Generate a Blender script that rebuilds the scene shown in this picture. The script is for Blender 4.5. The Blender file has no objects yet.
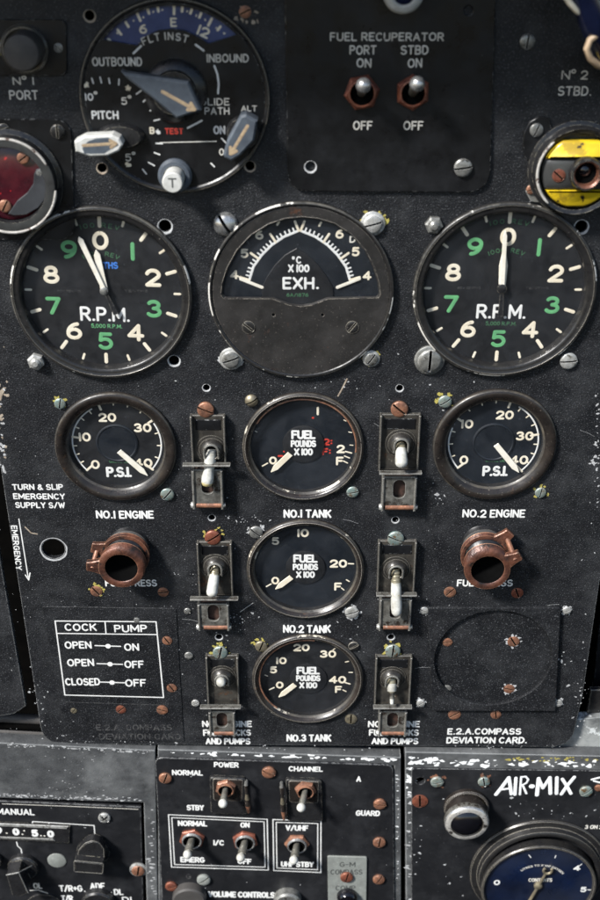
import bpy, math, random
from math import sin, cos, pi, radians, sqrt, atan2
random.seed(7)
S = 0.001                      # everything below is written in millimetres
C = bpy.context.scene.collection

# ---------------------------------------------------------------- camera maths
TH = radians(28); DIST = 591.0; F = 1170.0
CAM = (0, -DIST*cos(TH), DIST*sin(TH))
FW = (0, cos(TH), -sin(TH)); UP = (0, sin(TH), cos(TH))
def P(px, py, h=0.0):
    """point (X, Z) in mm of the picture point on the plane h mm in front of the panel face"""
    a, b = px-300, 450-py
    r = (a, FW[1]*F+UP[1]*b, FW[2]*F+UP[2]*b)
    t = (-h-CAM[1])/r[1]
    return (CAM[0]+t*r[0], CAM[2]+t*r[2])
def shor(px, py, h=0): return 1/(P(px+1, py, h)[0]-P(px, py, h)[0])      # px per mm
def sver(px, py, h=0): return 1/(P(px, py-.5, h)[1]-P(px, py+.5, h)[1])

# ---------------------------------------------------------------- materials
MATS = {}
def mat(name, base, rough=.6, metal=0., base2=None, vscale=120, bump=None, wear=None, speck=None,
        stain=None, coat=0., rvar=.12, patch=None, mottle=None):
    m = bpy.data.materials.new(name); m.use_nodes = True
    nt = m.node_tree; N = nt.nodes; Lk = nt.links
    bs = N['Principled BSDF']
    tc = N.new('ShaderNodeTexCoord'); oi = N.new('ShaderNodeObjectInfo')
    add = N.new('ShaderNodeVectorMath'); add.operation = 'ADD'
    mul = N.new('ShaderNodeMath'); mul.operation = 'MULTIPLY'; mul.inputs[1].default_value = .37
    Lk.new(oi.outputs['Random'], mul.inputs[0])
    Lk.new(tc.outputs['Object'], add.inputs[0]); Lk.new(mul.outputs[0], add.inputs[1])
    V = add.outputs[0]
    def noise(sc, det=3, ro=.6):
        n = N.new('ShaderNodeTexNoise'); n.inputs['Scale'].default_value = sc
        n.inputs['Detail'].default_value = det; n.inputs['Roughness'].default_value = ro
        Lk.new(V, n.inputs['Vector']); return n.outputs['Fac']
    def rng(src, a, b, c=0., d=1.):
        r = N.new('ShaderNodeMapRange'); r.inputs[1].default_value = a; r.inputs[2].default_value = b
        r.inputs[3].default_value = c; r.inputs[4].default_value = d; Lk.new(src, r.inputs[0]); return r.outputs[0]
    def mixc(f, A, B):
        x = N.new('ShaderNodeMix'); x.data_type = 'RGBA'
        Lk.new(f, x.inputs[0])
        for v, i in ((A, 6), (B, 7)):
            if isinstance(v, tuple): x.inputs[i].default_value = (*v, 1)
            else: Lk.new(v, x.inputs[i])
        return x.outputs[2]
    def mixf(f, A, B):
        x = N.new('ShaderNodeMix'); Lk.new(f, x.inputs[0])
        for v, i in ((A, 2), (B, 3)):
            if isinstance(v, (int, float)): x.inputs[i].default_value = v
            else: Lk.new(v, x.inputs[i])
        return x.outputs[0]
    b2 = base2 or tuple(c*.7 for c in base)
    col = mixc(rng(noise(vscale, 5, .65), .35, .65), base, b2)
    ro = rng(noise(vscale*2.3, 3), .3, .7, max(.03, rough-rvar), min(1, rough+rvar))
    me = metal
    if mottle:                               # broad soft unevenness of the paint film: (colour, scale, amount)
        col = mixc(rng(noise(mottle[1], 4, .7), .48, .72, 0, mottle[2]), col, mottle[0])
    if stain:
        f = rng(noise(stain[1], 6, .7), stain[2], stain[2]+.08)
        col = mixc(f, col, stain[0])
    if speck:
        f = rng(noise(speck[1], 2, .5), speck[2], speck[2]+.05)
        col = mixc(f, col, speck[0])
    if patch:                                # sharp flakes of another colour: (colour, scale, threshold)
        f = rng(noise(patch[1], 5, .7), patch[2], patch[2]+.015)
        col = mixc(f, col, patch[0])
    if wear:                                 # (colour, radius mm, strength, metalness)
        bv = N.new('ShaderNodeBevel'); bv.samples = 4; bv.inputs['Radius'].default_value = wear[1]*S
        ge = N.new('ShaderNodeNewGeometry')
        dt = N.new('ShaderNodeVectorMath'); dt.operation = 'DOT_PRODUCT'
        Lk.new(bv.outputs[0], dt.inputs[0]); Lk.new(ge.outputs['Normal'], dt.inputs[1])
        e = rng(dt.outputs['Value'], .97, .80)
        nz = rng(noise(420, 5, .7), .62-wear[2]*.3, .66-wear[2]*.3)
        mm = N.new('ShaderNodeMath'); mm.operation = 'MULTIPLY'; Lk.new(e, mm.inputs[0]); Lk.new(nz, mm.inputs[1])
        col = mixc(mm.outputs[0], col, wear[0])
        ro = mixf(mm.outputs[0], ro, .4)
        me = mixf(mm.outputs[0], float(metal), float(wear[3]))
    Lk.new(col, bs.inputs['Base Color']); Lk.new(ro, bs.inputs['Roughness'])
    if isinstance(me, float) or isinstance(me, int): bs.inputs['Metallic'].default_value = me
    else: Lk.new(me, bs.inputs['Metallic'])
    if bump:
        bp = N.new('ShaderNodeBump'); bp.inputs['Strength'].default_value = bump[1]; bp.inputs['Distance'].default_value = bump[2]*S
        Lk.new(noise(bump[0], 3, .6), bp.inputs['Height']); Lk.new(bp.outputs[0], bs.inputs['Normal'])
    if coat: bs.inputs['Coat Weight'].default_value = coat; bs.inputs['Coat Roughness'].default_value = .12
    if name in ('dark_hole', 'backing'): bs.inputs['Specular IOR Level'].default_value = 0
    if name.startswith(('panel_', 'exh', 'radio')): bs.inputs['Specular IOR Level'].default_value = .33
    MATS[name] = m; return m

BARE = (.55, .56, .55)
mat('panel_paint', (.0145, .0155, .0175), .46, base2=(.0085, .009, .0105), vscale=75, bump=(1300, 1.0, .35),
    wear=(BARE, .7, .70, .2), speck=((.085, .088, .093), 1500, .62), mottle=((.040, .0415, .044), 34, .75), patch=((.20, .205, .21), 230, .735))
mat('panel_plain', (.012, .0128, .0145), .46, base2=(.0075, .008, .0095), vscale=75, bump=(1300, 1.0, .35),
    wear=((.16, .165, .17), .5, .15, .1), speck=((.080, .083, .088), 1500, .62), mottle=((.034, .0355, .038), 34, .7), patch=((.20, .205, .21), 230, .735))
mat('panel_smooth', (.0085, .009, .010), .36, base2=(.006, .0062, .007), vscale=50, bump=(1200, .3, .08),
    wear=(BARE, .6, .25, .3), speck=((.08, .08, .08), 900, .76), mottle=((.022, .023, .026), 40, .5))
mat('radio_paint', (.0105, .011, .0125), .42, base2=(.015, .0155, .0175), vscale=60, bump=(900, .25, .08),
    wear=(BARE, .6, .55, .3), speck=((.15, .15, .16), 1000, .745), mottle=((.034, .035, .038), 45, .6), patch=((.30, .30, .31), 190, .742))
mat('frame_paint', (.082, .085, .087), .42, base2=(.045, .047, .049), vscale=90, bump=(900, .7, .25),
    wear=((.66, .68, .67), .9, 1.15, .4), speck=((.14, .145, .145), 1500, .68), mottle=((.17, .175, .175), 26, .8), patch=((.45, .46, .44), 130, .72))
mat('worn_shelf', (.30, .31, .30), .5, base2=(.10, .105, .105), vscale=60, bump=(700, .5, .2), patch=((.55, .57, .56), 70, .58), stain=((.03, .03, .03), 80, .60))
mat('rim_chrome', (.62, .61, .58), .35, .5, base2=(.40, .38, .34), vscale=200, patch=((.06, .055, .05), 150, .58))
mat('rim_worn', (.05, .047, .042), .36, base2=(.02, .02, .02), vscale=300, mottle=((.20, .19, .16), 40, .8), patch=((.66, .64, .59), 42, .55))
mat('rim_dark', (.06, .055, .048), .36, base2=(.03, .028, .025), vscale=300, mottle=((.14, .12, .09), 50, .8), patch=((.50, .46, .38), 55, .60))
mat('bezel_black', (.012, .012, .013), .34, base2=(.020, .019, .018), vscale=150, bump=(900, .3, .1),
    wear=((.50, .46, .38), .7, .85, .3), speck=((.12, .11, .10), 900, .71))
mat('bezel_brown', (.026, .021, .018), .30, base2=(.012, .0105, .010), vscale=110, bump=(700, .35, .12),
    wear=((.48, .44, .38), .8, .9, .3), stain=((.075, .045, .028), 160, .62), speck=((.14, .12, .10), 900, .70))
mat('exh_plate', (.026, .0245, .0235), .42, base2=(.017, .0165, .016), vscale=70, bump=(900, .4, .1),
    wear=((.4, .36, .3), .5, .6, .2), stain=((.095, .042, .024), 60, .63), speck=((.10, .09, .08), 1300, .68), mottle=((.045, .042, .040), 40, .6))
mat('dial_black', (.0065, .007, .0085), .55, base2=(.009, .0095, .011), vscale=80, speck=((.06, .06, .06), 1100, .77))
mat('dial_blue', (.0065, .0088, .0125), .5, base2=(.0085, .0115, .0165), vscale=70, speck=((.08, .10, .12), 1000, .76))
mat('compass_blue', (.016, .026, .095), .4, base2=(.05, .075, .20), vscale=35)
mat('oxygen_blue', (.003, .005, .014), .35, base2=(.005, .012, .040), vscale=30, speck=((.15, .2, .3), 900, .77))
mat('white_paint', (.80, .80, .77), .6, base2=(.66, .66, .64), vscale=200, patch=((.06, .06, .065), 700, .66))
mat('white_faded', (.74, .72, .66), .65, base2=(.56, .53, .46), vscale=200, patch=((.05, .05, .05), 700, .63))
mat('ghost_paint', (.045, .045, .045), .7, base2=(.07, .07, .068), vscale=200, patch=((.02, .02, .022), 500, .5))
mat('hand_paint', (.86, .87, .86), .55, base2=(.78, .79, .79), vscale=150)
mat('cream_lume', (.80, .74, .60), .6, base2=(.70, .62, .47), vscale=150, patch=((.30, .24, .16), 500, .69))
mat('green_lume', (.13, .42, .17), .6, base2=(.10, .31, .14), vscale=200)
mat('green_dim', (.05, .15, .07), .6)
mat('blue_paint', (.05, .20, .65), .6)
mat('red_paint', (.62, .05, .03), .6)
mat('pointer_white', (.84, .81, .72), .5, base2=(.72, .67, .55), vscale=200)
mat('copper', (.34, .155, .09), .45, .3, base2=(.14, .070, .048), vscale=260, bump=(900, .8, .22), stain=((.30, .27, .23), 220, .62), wear=((.62, .40, .27), .4, .5, .6))
mat('red_copper', (.29, .095, .055), .42, .4, base2=(.14, .048, .034), vscale=300, bump=(700, .5, .12), wear=((.62, .36, .25), .4, .6, .7))
mat('boss_copper', (.155, .062, .038), .40, .25, base2=(.045, .021, .016), vscale=90, bump=(600, .9, .35), stain=((.022, .016, .014), 130, .54), wear=((.52, .27, .16), .6, .9, .4))
mat('guard_dome', (.045, .042, .038), .34, .3, base2=(.025, .023, .02), vscale=260, bump=(600, .4, .1), wear=((.45, .42, .36), .5, .8, .5))
mat('inner_rust', (.07, .035, .025), .6, base2=(.015, .012, .010), vscale=220)
mat('steel', (.66, .66, .65), .28, .75, base2=(.34, .34, .33), vscale=300, bump=(600, .3, .08), stain=((.12, .10, .08), 260, .63))
mat('grey_metal', (.30, .30, .28), .42, .55, base2=(.15, .15, .14), vscale=300, bump=(800, .4, .1), stain=((.06, .055, .045), 260, .56), wear=((.75, .75, .72), .4, .8, .4))
mat('teal_metal', (.15, .235, .23), .42, .4, base2=(.26, .28, .24), vscale=300, bump=(800, .5, .15), stain=((.13, .075, .035), 260, .54), wear=((.7, .72, .68), .4, .8, .4))
mat('brass', (.38, .33, .22), .42, .7, base2=(.24, .21, .16), vscale=300, bump=(800, .3, .1))
mat('guard_metal', (.085, .078, .066), .40, .4, base2=(.040, .037, .033), vscale=260, bump=(600, .5, .12),
    wear=((.60, .58, .52), .6, .9, .6), stain=((.11, .06, .035), 150, .60), patch=((.20, .185, .15), 200, .64))
mat('guard_light', (.25, .245, .22), .38, .5, base2=(.10, .096, .085), vscale=260, bump=(600, .5, .15),
    wear=((.70, .69, .64), .6, 1., .6), stain=((.045, .035, .028), 170, .54), patch=((.42, .40, .35), 240, .66))
mat('lever_white', (.60, .60, .56), .36, base2=(.34, .33, .29), vscale=220, stain=((.30, .25, .13), 200, .62), bump=(500, .3, .1), coat=.1)
mat('lever_yellow', (.42, .33, .08), .5, base2=(.60, .55, .40), vscale=400)
mat('lever_steel', (.30, .29, .25), .35, .6, base2=(.20, .19, .16), vscale=300)
mat('lever_brass', (.34, .31, .22), .38, .5, base2=(.22, .19, .13), vscale=300)
mat('yellow_mark', (.46, .40, .09), .7, base2=(.30, .25, .07), vscale=500)
mat('black_plastic', (.012, .012, .013), .32, base2=(.018, .018, .019), vscale=200, wear=((.30, .28, .22), .5, .5, 0), bump=(500, .2, .05))
mat('black_gloss', (.006, .006, .008), .12, coat=.6)
mat('dark_hole', (.004, .004, .004), .8)
mat('knob_blue_grey', (.075, .092, .112), .5, base2=(.050, .060, .076), vscale=150, wear=((.22, .24, .26), .5, .6, 0), speck=((.2, .2, .2), 900, .74))
mat('knob_white', (.62, .62, .59), .5, base2=(.44, .44, .41), vscale=200)
mat('arrow_tan', (.44, .33, .20), .6, base2=(.30, .22, .14), vscale=600)
mat('grey_knob', (.060, .056, .052), .6, base2=(.045, .042, .04), vscale=120, bump=(600, .4, .1))
mat('red_lens', (.022, .004, .008), .22, base2=(.07, .010, .016), vscale=70, coat=.15, patch=((.40, .018, .022), 75, .60))
mat('rim_white', (.60, .58, .54), .45, base2=(.32, .30, .27), vscale=160, patch=((.08, .05, .04), 200, .56))
mat('blade_grey', (.050, .054, .060), .38, base2=(.030, .032, .036), vscale=50, stain=((.22, .03, .03), 60, .68))
mat('ring_grey', (.040, .042, .040), .5, base2=(.022, .022, .022), vscale=120)
mat('yellow_paint', (.78, .56, .02), .38, base2=(.66, .44, .015), vscale=60, patch=((.03, .022, .015), 120, .62), coat=.3, stain=((.40, .27, .02), 70, .55))
mat('tag_green', (.23, .245, .225), .65, base2=(.18, .19, .175), vscale=200, speck=((.34, .34, .32), 900, .66))
mat('tag_ink', (.07, .075, .07), .7)
mat('white_metal', (.52, .52, .50), .42, .4, base2=(.24, .24, .22), vscale=260, bump=(700, .6, .2), stain=((.09, .08, .06), 300, .56), wear=((.8, .8, .78), .4, .8, .3))
mat('chip', (.52, .53, .53), .6, base2=(.34, .34, .34), vscale=400)
mat('chip_warm', (.42, .36, .28), .6, base2=(.25, .19, .14), vscale=400)
mat('tan_cord', (.42, .31, .20), .6, base2=(.30, .21, .13), vscale=200)
mat('blue_gloss', (.008, .010, .028), .15, base2=(.014, .020, .055), vscale=60, coat=.8)
mat('amber', (.30, .15, .02), .45)
mat('backing', (.0025, .0025, .0025), .9, base2=(.004, .0038, .0035))
m = bpy.data.materials.new('instrument_glass'); m.use_nodes = True; nt = m.node_tree; nt.nodes.clear()
o_ = nt.nodes.new('ShaderNodeOutputMaterial'); mx = nt.nodes.new('ShaderNodeMixShader'); fr = nt.nodes.new('ShaderNodeFresnel')
tr = nt.nodes.new('ShaderNodeBsdfTransparent'); gl = nt.nodes.new('ShaderNodeBsdfGlossy'); ge = nt.nodes.new('ShaderNodeNewGeometry'); mf = nt.nodes.new('ShaderNodeMix')
fr.inputs[0].default_value = 1.5; gl.inputs['Roughness'].default_value = .03; mf.inputs[3].default_value = .04
nt.links.new(ge.outputs['Backfacing'], mf.inputs[0]); nt.links.new(fr.outputs[0], mf.inputs[2]); nt.links.new(mf.outputs[0], mx.inputs[0])
tcg = nt.nodes.new('ShaderNodeTexCoord'); nz = nt.nodes.new('ShaderNodeTexNoise'); nz2 = nt.nodes.new('ShaderNodeTexNoise'); df = nt.nodes.new('ShaderNodeBsdfDiffuse'); mx2 = nt.nodes.new('ShaderNodeMixShader')
nz.inputs['Scale'].default_value = 900; nz2.inputs['Scale'].default_value = 35; nz2.inputs['Detail'].default_value = 5
for q_ in (nz, nz2): nt.links.new(tcg.outputs['Object'], q_.inputs['Vector'])
r1 = nt.nodes.new('ShaderNodeMapRange'); r2 = nt.nodes.new('ShaderNodeMapRange'); ad = nt.nodes.new('ShaderNodeMath'); ad.operation = 'ADD'
for q_, v_ in ((r1, (.70, .76, 0, .10)), (r2, (.42, .75, .003, .030))):
    for i_ in range(4): q_.inputs[i_+1].default_value = v_[i_]
nt.links.new(nz.outputs[0], r1.inputs[0]); nt.links.new(nz2.outputs[0], r2.inputs[0]); nt.links.new(r1.outputs[0], ad.inputs[0]); nt.links.new(r2.outputs[0], ad.inputs[1])
df.inputs[0].default_value = (.42, .47, .54, 1); nt.links.new(ad.outputs[0], mx2.inputs[0]); nt.links.new(tr.outputs[0], mx2.inputs[1]); nt.links.new(df.outputs[0], mx2.inputs[2])
nt.links.new(mx2.outputs[0], mx.inputs[1]); nt.links.new(gl.outputs[0], mx.inputs[2])
nt.links.new(mx.outputs[0], o_.inputs[0]); MATS['instrument_glass'] = m

# ---------------------------------------------------------------- mesh builder
class MB:
    def __init__(s): s.v = []; s.f = []; s.m = []; s.mi = []
    def mid(s, m):
        if m not in s.m: s.m.append(m)
        return s.m.index(m)
    def add(s, vs, fs, m):
        b = len(s.v); k = s.mid(m); s.v += vs
        for f in fs: s.f.append(tuple(b+i for i in f)); s.mi.append(k)
    def build(s, name, parent=None, ang=35, smooth=True):
        me = bpy.data.meshes.new(name)
        me.from_pydata([(a*S, b*S, c*S) for a, b, c in s.v], [], s.f)
        for m in s.m: me.materials.append(MATS[m])
        me.polygons.foreach_set('material_index', s.mi)
        me.update()
        if smooth:
            me.shade_smooth(); me.set_sharp_from_angle(angle=radians(ang))
        o = bpy.data.objects.new(name, me); C.objects.link(o)
        if parent: o.parent = parent
        return o
    # solids -----------------------------------------------------------
    def lathe(s, prof, m, c=(0, 0, 0), n=48, ex=1., ph=0., jit=0.):
        """profile of (radius, height[, material]) from outside bottom over the top"""
        cx, cy, cz = c; base = len(s.v); k = len(prof)
        for p in prof:
            for i in range(n):
                a = ph+2*pi*i/n
                j = 1+random.uniform(-jit, jit)
                s.v.append((cx+p[0]*cos(a)*j*ex, cy+p[0]*sin(a)*j, cz+p[1]))
        for q in range(k-1):
            mm = prof[q+1][2] if len(prof[q+1]) > 2 else m
            kk = s.mid(mm)
            for i in range(n):
                j = (i+1) % n
                a, b2, c2, d = base+q*n+i, base+q*n+j, base+(q+1)*n+j, base+(q+1)*n+i
                s.f.append((a, b2, c2, d)); s.mi.append(kk)
        return s
    def prism(s, pts, z0, z1, m, bev=.3, mtop=None):
        """outline (counter-clockwise) raised from z0 to z1 with a chamfered top edge"""
        n = len(pts)
        A = sum(pts[i][0]*pts[(i+1) % n][1]-pts[(i+1) % n][0]*pts[i][1] for i in range(n))
        if A < 0: pts = pts[::-1]
        ins = []
        for i in range(n):
            p0, p1, p2 = pts[i-1], pts[i], pts[(i+1) % n]
            d1 = (p1[0]-p0[0], p1[1]-p0[1]); d2 = (p2[0]-p1[0], p2[1]-p1[1])
            l1 = math.hypot(*d1) or 1; l2 = math.hypot(*d2) or 1
            n1 = (-d1[1]/l1, d1[0]/l1); n2 = (-d2[1]/l2, d2[0]/l2)
            bx, by = n1[0]+n2[0], n1[1]+n2[1]; q = bx*bx+by*by or 1
            ins.append((p1[0]+2*bx/q*bev, p1[1]+2*by/q*bev))
        b = len(s.v); k = s.mid(m)
        s.v += [(x, y, z0) for x, y in pts]+[(x, y, z1-bev) for x, y in pts]+[(x, y, z1) for x, y in ins]
        for r in range(2):
            for i in range(n):
                j = (i+1) % n
                s.f.append((b+r*n+i, b+r*n+j, b+(r+1)*n+j, b+(r+1)*n+i)); s.mi.append(k)
        s.f.append(tuple(b+2*n+i for i in range(n))); s.mi.append(s.mid(mtop or m))
        s.f.append(tuple(b+i for i in range(n))[::-1]); s.mi.append(k)
        return s
    def box(s, x0, x1, y0, y1, z0, z1, m, bev=.3):
        return s.prism([(x0, y0), (x1, y0), (x1, y1), (x0, y1)], z0, z1, m, bev)
    def tube(s, path, rad, m, n=16, caps=True, mats=None):
        b = len(s.v); L = len(path)
        up = None
        for i, p in enumerate(path):
            q0 = path[max(0, i-1)]; q1 = path[min(L-1, i+1)]
            t = [q1[k]-q0[k] for k in range(3)]; l = sqrt(sum(x*x for x in t)) or 1; t = [x/l for x in t]
            if up is None: up = (1, 0, 0) if abs(t[0]) < .8 else (0, 1, 0)
            d = sum(up[k]*t[k] for k in range(3))
            u = [up[k]-d*t[k] for k in range(3)]; l = sqrt(sum(x*x for x in u)); u = [x/l for x in u]; up = u
            w = (t[1]*u[2]-t[2]*u[1], t[2]*u[0]-t[0]*u[2], t[0]*u[1]-t[1]*u[0])
            r = rad[i] if isinstance(rad, (list, tuple)) else rad
            for j in range(n):
                a = 2*pi*j/n
                s.v.append(tuple(p[k]+r*(cos(a)*u[k]+sin(a)*w[k]) for k in range(3)))
        for i in range(L-1):
            k = s.mid(mats[i] if mats else m)
            for j in range(n):
                jj = (j+1) % n
                s.f.append((b+i*n+j, b+i*n+jj, b+(i+1)*n+jj, b+(i+1)*n+j)); s.mi.append(k)
        if caps:
            s.f.append(tuple(b+j for j in range(n))[::-1]); s.mi.append(s.mid(mats[0] if mats else m))
            s.f.append(tuple(b+(L-1)*n+j for j in range(n))); s.mi.append(s.mid(mats[-1] if mats else m))
        return s
    # painted strokes ----------------------------------------------------
    def stroke(s, pts, w, z, m, h=.05):
        """one pen stroke with round ends, a very low ridge of paint"""
        P2 = [pts[0]]
        for p in pts[1:]:
            if math.hypot(p[0]-P2[-1][0], p[1]-P2[-1][1]) > 1e-4: P2.append(p)
        if len(P2) == 1: P2.append((P2[0][0]+w*.02, P2[0][1]))
        closed = len(P2) > 3 and math.hypot(P2[0][0]-P2[-1][0], P2[0][1]-P2[-1][1]) < 1e-3
        segs = [[P2[0]]]
        for i in range(1, len(P2)-1):
            segs[-1].append(P2[i])
            a = atan2(P2[i][1]-P2[i-1][1], P2[i][0]-P2[i-1][0]); b = atan2(P2[i+1][1]-P2[i][1], P2[i+1][0]-P2[i][0])
            if abs((b-a+pi) % (2*pi)-pi) > radians(50): segs.append([P2[i]])
        segs[-1].append(P2[-1])
        r = w/2; k = s.mid(m)
        for g in segs:
            z += .004
            n = len(g); b = len(s.v)
            for i, p in enumerate(g):
                q0 = g[max(0, i-1)]; q1 = g[min(n-1, i+1)]
                dx, dy = q1[0]-q0[0], q1[1]-q0[1]; l = math.hypot(dx, dy) or 1; nx, ny = -dy/l*r, dx/l*r
                s.v += [(p[0]+nx, p[1]+ny, z), (p[0], p[1], z+h), (p[0]-nx, p[1]-ny, z)]
            for i in range(n-1):
                for q in range(2):
                    a = b+i*3+q
                    s.f.append((a, a+1, a+4, a+3)); s.mi.append(k)
            if closed and len(segs) == 1: continue
            for e, (p, q) in enumerate(((g[0], g[1]), (g[-1], g[-2]))):
                a0 = atan2(p[1]-q[1], p[0]-q[0]); bb = len(s.v)
                s.v.append((p[0], p[1], z+h))
                for t in range(7):
                    a = a0-pi/2+pi*t/6; s.v.append((p[0]+r*cos(a), p[1]+r*sin(a), z))
                for t in range(6): s.f.append((bb, bb+1+t, bb+2+t)); s.mi.append(k)
    def blob(s, x, y, r, z, m, el=1., n=9, ang=0.):
        b = len(s.v); s.v.append((x, y, z+random.uniform(.02, .06))); k = s.mid(m)
        for i in range(n):
            a = 2*pi*i/n; q = r*random.uniform(.45, 1.15)
            u, v = q*cos(a)*el, q*sin(a)
            s.v.append((x+u*cos(ang)-v*sin(ang), y+u*sin(ang)+v*cos(ang), z))
        for i in range(n): s.f.append((b, b+1+i, b+1+(i+1) % n)); s.mi.append(k)
    def disc(s, x, y, r, z, m, n=32):
        b = len(s.v); s.v += [(x+r*cos(2*pi*i/n), y+r*sin(2*pi*i/n), z) for i in range(n)]
        s.f.append(tuple(range(b, b+n))); s.mi.append(s.mid(m))

def arc(cx, cy, rx, ry, a0, a1, n=None):
    n = n or max(4, int(abs(a1-a0)/15))
    return [(cx+rx*cos(radians(a0+(a1-a0)*i/n)), cy+ry*sin(radians(a0+(a1-a0)*i/n))) for i in range(n+1)]
G = {
 'A': (.72, [[(0, 0), (.36, 1), (.72, 0)], [(.13, .33), (.59, .33)]]),
 'B': (.62, [[(0, .52), (0, 1), (.34, 1)]+arc(.34, .76, .25, .24, 90, -90)+[(0, .52)], [(0, .52), (0, 0), (.34, 0)]+arc(.34, .26, .28, .26, -90, 90)]),
 'C': (.68, [arc(.36, .5, .36, .5, 48, 312)]),
 'D': (.66, [[(0, 0), (0, 1), (.26, 1)]+arc(.26, .5, .4, .5, 90, -90)+[(0, 0)]]),
 'E': (.55, [[(.55, 1), (0, 1), (0, 0), (.55, 0)], [(0, .52), (.46, .52)]]),
 'F': (.55, [[(.55, 1), (0, 1), (0, 0)], [(0, .52), (.46, .52)]]),
 'G': (.72, [arc(.37, .5, .37, .5, 48, 345)+[(.73, .47), (.45, .47)]]),
 'H': (.66, [[(0, 0), (0, 1)], [(.66, 0), (.66, 1)], [(0, .5), (.66, .5)]]),
 'I': (.0, [[(0, 0), (0, 1)]]),
 'J': (.5, [[(.5, 1), (.5, .25)]+arc(.25, .25, .25, .25, 0, -180)]),
 'K': (.64, [[(0, 0), (0, 1)], [(.62, 1), (0, .4)], [(.22, .6), (.64, 0)]]),
 'L': (.52, [[(0, 1), (0, 0), (.52, 0)]]),
 'M': (.84, [[(0, 0), (0, 1), (.42, .25), (.84, 1), (.84, 0)]]),
 'N': (.68, [[(0, 0), (0, 1), (.68, 0), (.68, 1)]]),
 'O': (.76, [arc(.38, .5, .38, .5, 90, 450, 22)]),
 'P': (.60, [[(0, 0), (0, 1), (.33, 1)]+arc(.33, .74, .27, .26, 90, -90)+[(0, .48)]]),
 'Q': (.76, [arc(.38, .5, .38, .5, 90, 450, 22), [(.45, .25), (.75, -.05)]]),
 'R': (.64, [[(0, 0), (0, 1), (.34, 1)]+arc(.34, .74, .27, .26, 90, -90)+[(0, .48)], [(.3, .48), (.64, 0)]]),
 'S': (.64, [arc(.32, .75, .29, .25, 35, 270)+arc(.32, .26, .32, .26, 85, -148)]),
 'T': (.64, [[(0, 1), (.64, 1)], [(.32, 1), (.32, 0)]]),
 'U': (.66, [[(0, 1), (0, .33)]+arc(.33, .33, .33, .33, 180, 360)+[(.66, 1)]]),
 'V': (.70, [[(0, 1), (.35, 0), (.70, 1)]]),
 'W': (.96, [[(0, 1), (.24, 0), (.48, .8), (.72, 0), (.96, 1)]]),
 'X': (.66, [[(0, 1), (.66, 0)], [(.66, 1), (0, 0)]]),
 'Y': (.66, [[(0, 1), (.33, .48), (.66, 1)], [(.33, .48), (.33, 0)]]),
 'Z': (.62, [[(0, 1), (.62, 1), (0, 0), (.62, 0)]]),
 '0': (.64, [arc(.32, .5, .32, .5, 90, 450, 22)]),
 '1': (.06, [[(.03, 0), (.03, 1)]]),
 '2': (.62, [arc(.31, .70, .31, .30, 165, -30)+[(.0, 0), (.64, 0)]]),
 '3': (.62, [arc(.30, .76, .27, .24, 150, -90), arc(.30, .26, .32, .26, 90, -150)]),
 '4': (.68, [[(.5, 0), (.5, 1), (0, .28), (.70, .28)]]),
 '5': (.62, [[(.58, 1), (.1, 1), (.06, .56)]+arc(.30, .32, .32, .33, 128, -145)]),
 '6': (.64, [arc(.32, .31, .32, .31, 90, 450, 20), arc(.55, .33, .55, .67, 95, 172)]),
 '7': (.60, [[(0, 1), (.6, 1), (.2, 0)]]),
 '8': (.64, [arc(.32, .76, .25, .24, -90, 270, 18), arc(.32, .27, .32, .26, 90, 450, 20)]),
 '9': (.64, [[(.64-x, 1-y) for x, y in arc(.32, .31, .32, .31, 90, 450, 20)], [(.64-x, 1-y) for x, y in arc(.55, .33, .55, .67, 95, 172)]]),
 '.': (.12, [[(.05, .02), (.07, .02)]]), ':': (.04, [[(.02, .25), (.03, .25)], [(.02, .75), (.03, .75)]]),
 ',': (.08, [[(.08, .05), (0, -.15)]]), '-': (.4, [[(0, .5), (.4, .5)]]), '+': (.5, [[(0, .5), (.5, .5)], [(.25, .25), (.25, .75)]]),
 '/': (.5, [[(0, -.05), (.5, 1.05)]]), '|': (0, [[(0, -.1), (0, 1.1)]]),
 '&': (.72, [[(.72, 0), (.14, .72)]+arc(.32, .80, .19, .18, 205, -40)+[(.1, .42)]+arc(.30, .24, .28, .24, 150, 375)]),
 'o': (.34, [arc(.17, .8, .17, .18, 90, 450, 12)]), '*': (.1, [[(.05, .45), (.06, .45)]]),
}
def measure(t, gap, sp=.42):
    w = 0
    for ch in t: w += sp if ch == ' ' else G[ch][0]+gap
    return w-gap
def text(mb, t, x, y, size, z, m, sw=.17, w=None, gap=.30, rot=0., jit=0., asp=1.):
    """centred line of single-stroke capitals, size = cap height in mm, w = wanted width in mm"""
    nat = measure(t, gap)
    kx = (w-size*sw)/(nat*size) if w else asp
    cur = -nat/2; lw = size*sw
    for ch in t:
        if ch == ' ': cur += .42; continue
        gw, st = G[ch]
        jy = random.uniform(-jit, jit)
        for line in st:
            pts = []
            for a, b in line:
                u = (cur+a)*size*kx; v = (b-.5+jy)*(size-lw)
                pts.append((x+u*cos(rot)-v*sin(rot), y+u*sin(rot)+v*cos(rot)))
            mb.stroke(pts, lw, z, m)
        cur += gw+gap
def text_arc(mb, t, cx, cy, r, a_mid, size, z, m, sw=.16, gap=.32, kx=1.):
    """text along a circle, a_mid clockwise from 12 o'clock in degrees"""
    nat = measure(t, gap); cur = -nat/2
    for ch in t:
        if ch == ' ': cur += .42; continue
        gw = G[ch][0]; a = a_mid+math.degrees((cur+gw/2)*size*kx/r)
        ra = radians(a)
        text(mb, ch, cx+r*sin(ra), cy+r*cos(ra), size, z, m, sw, rot=-ra, asp=kx)
        cur += gw+gap

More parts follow.
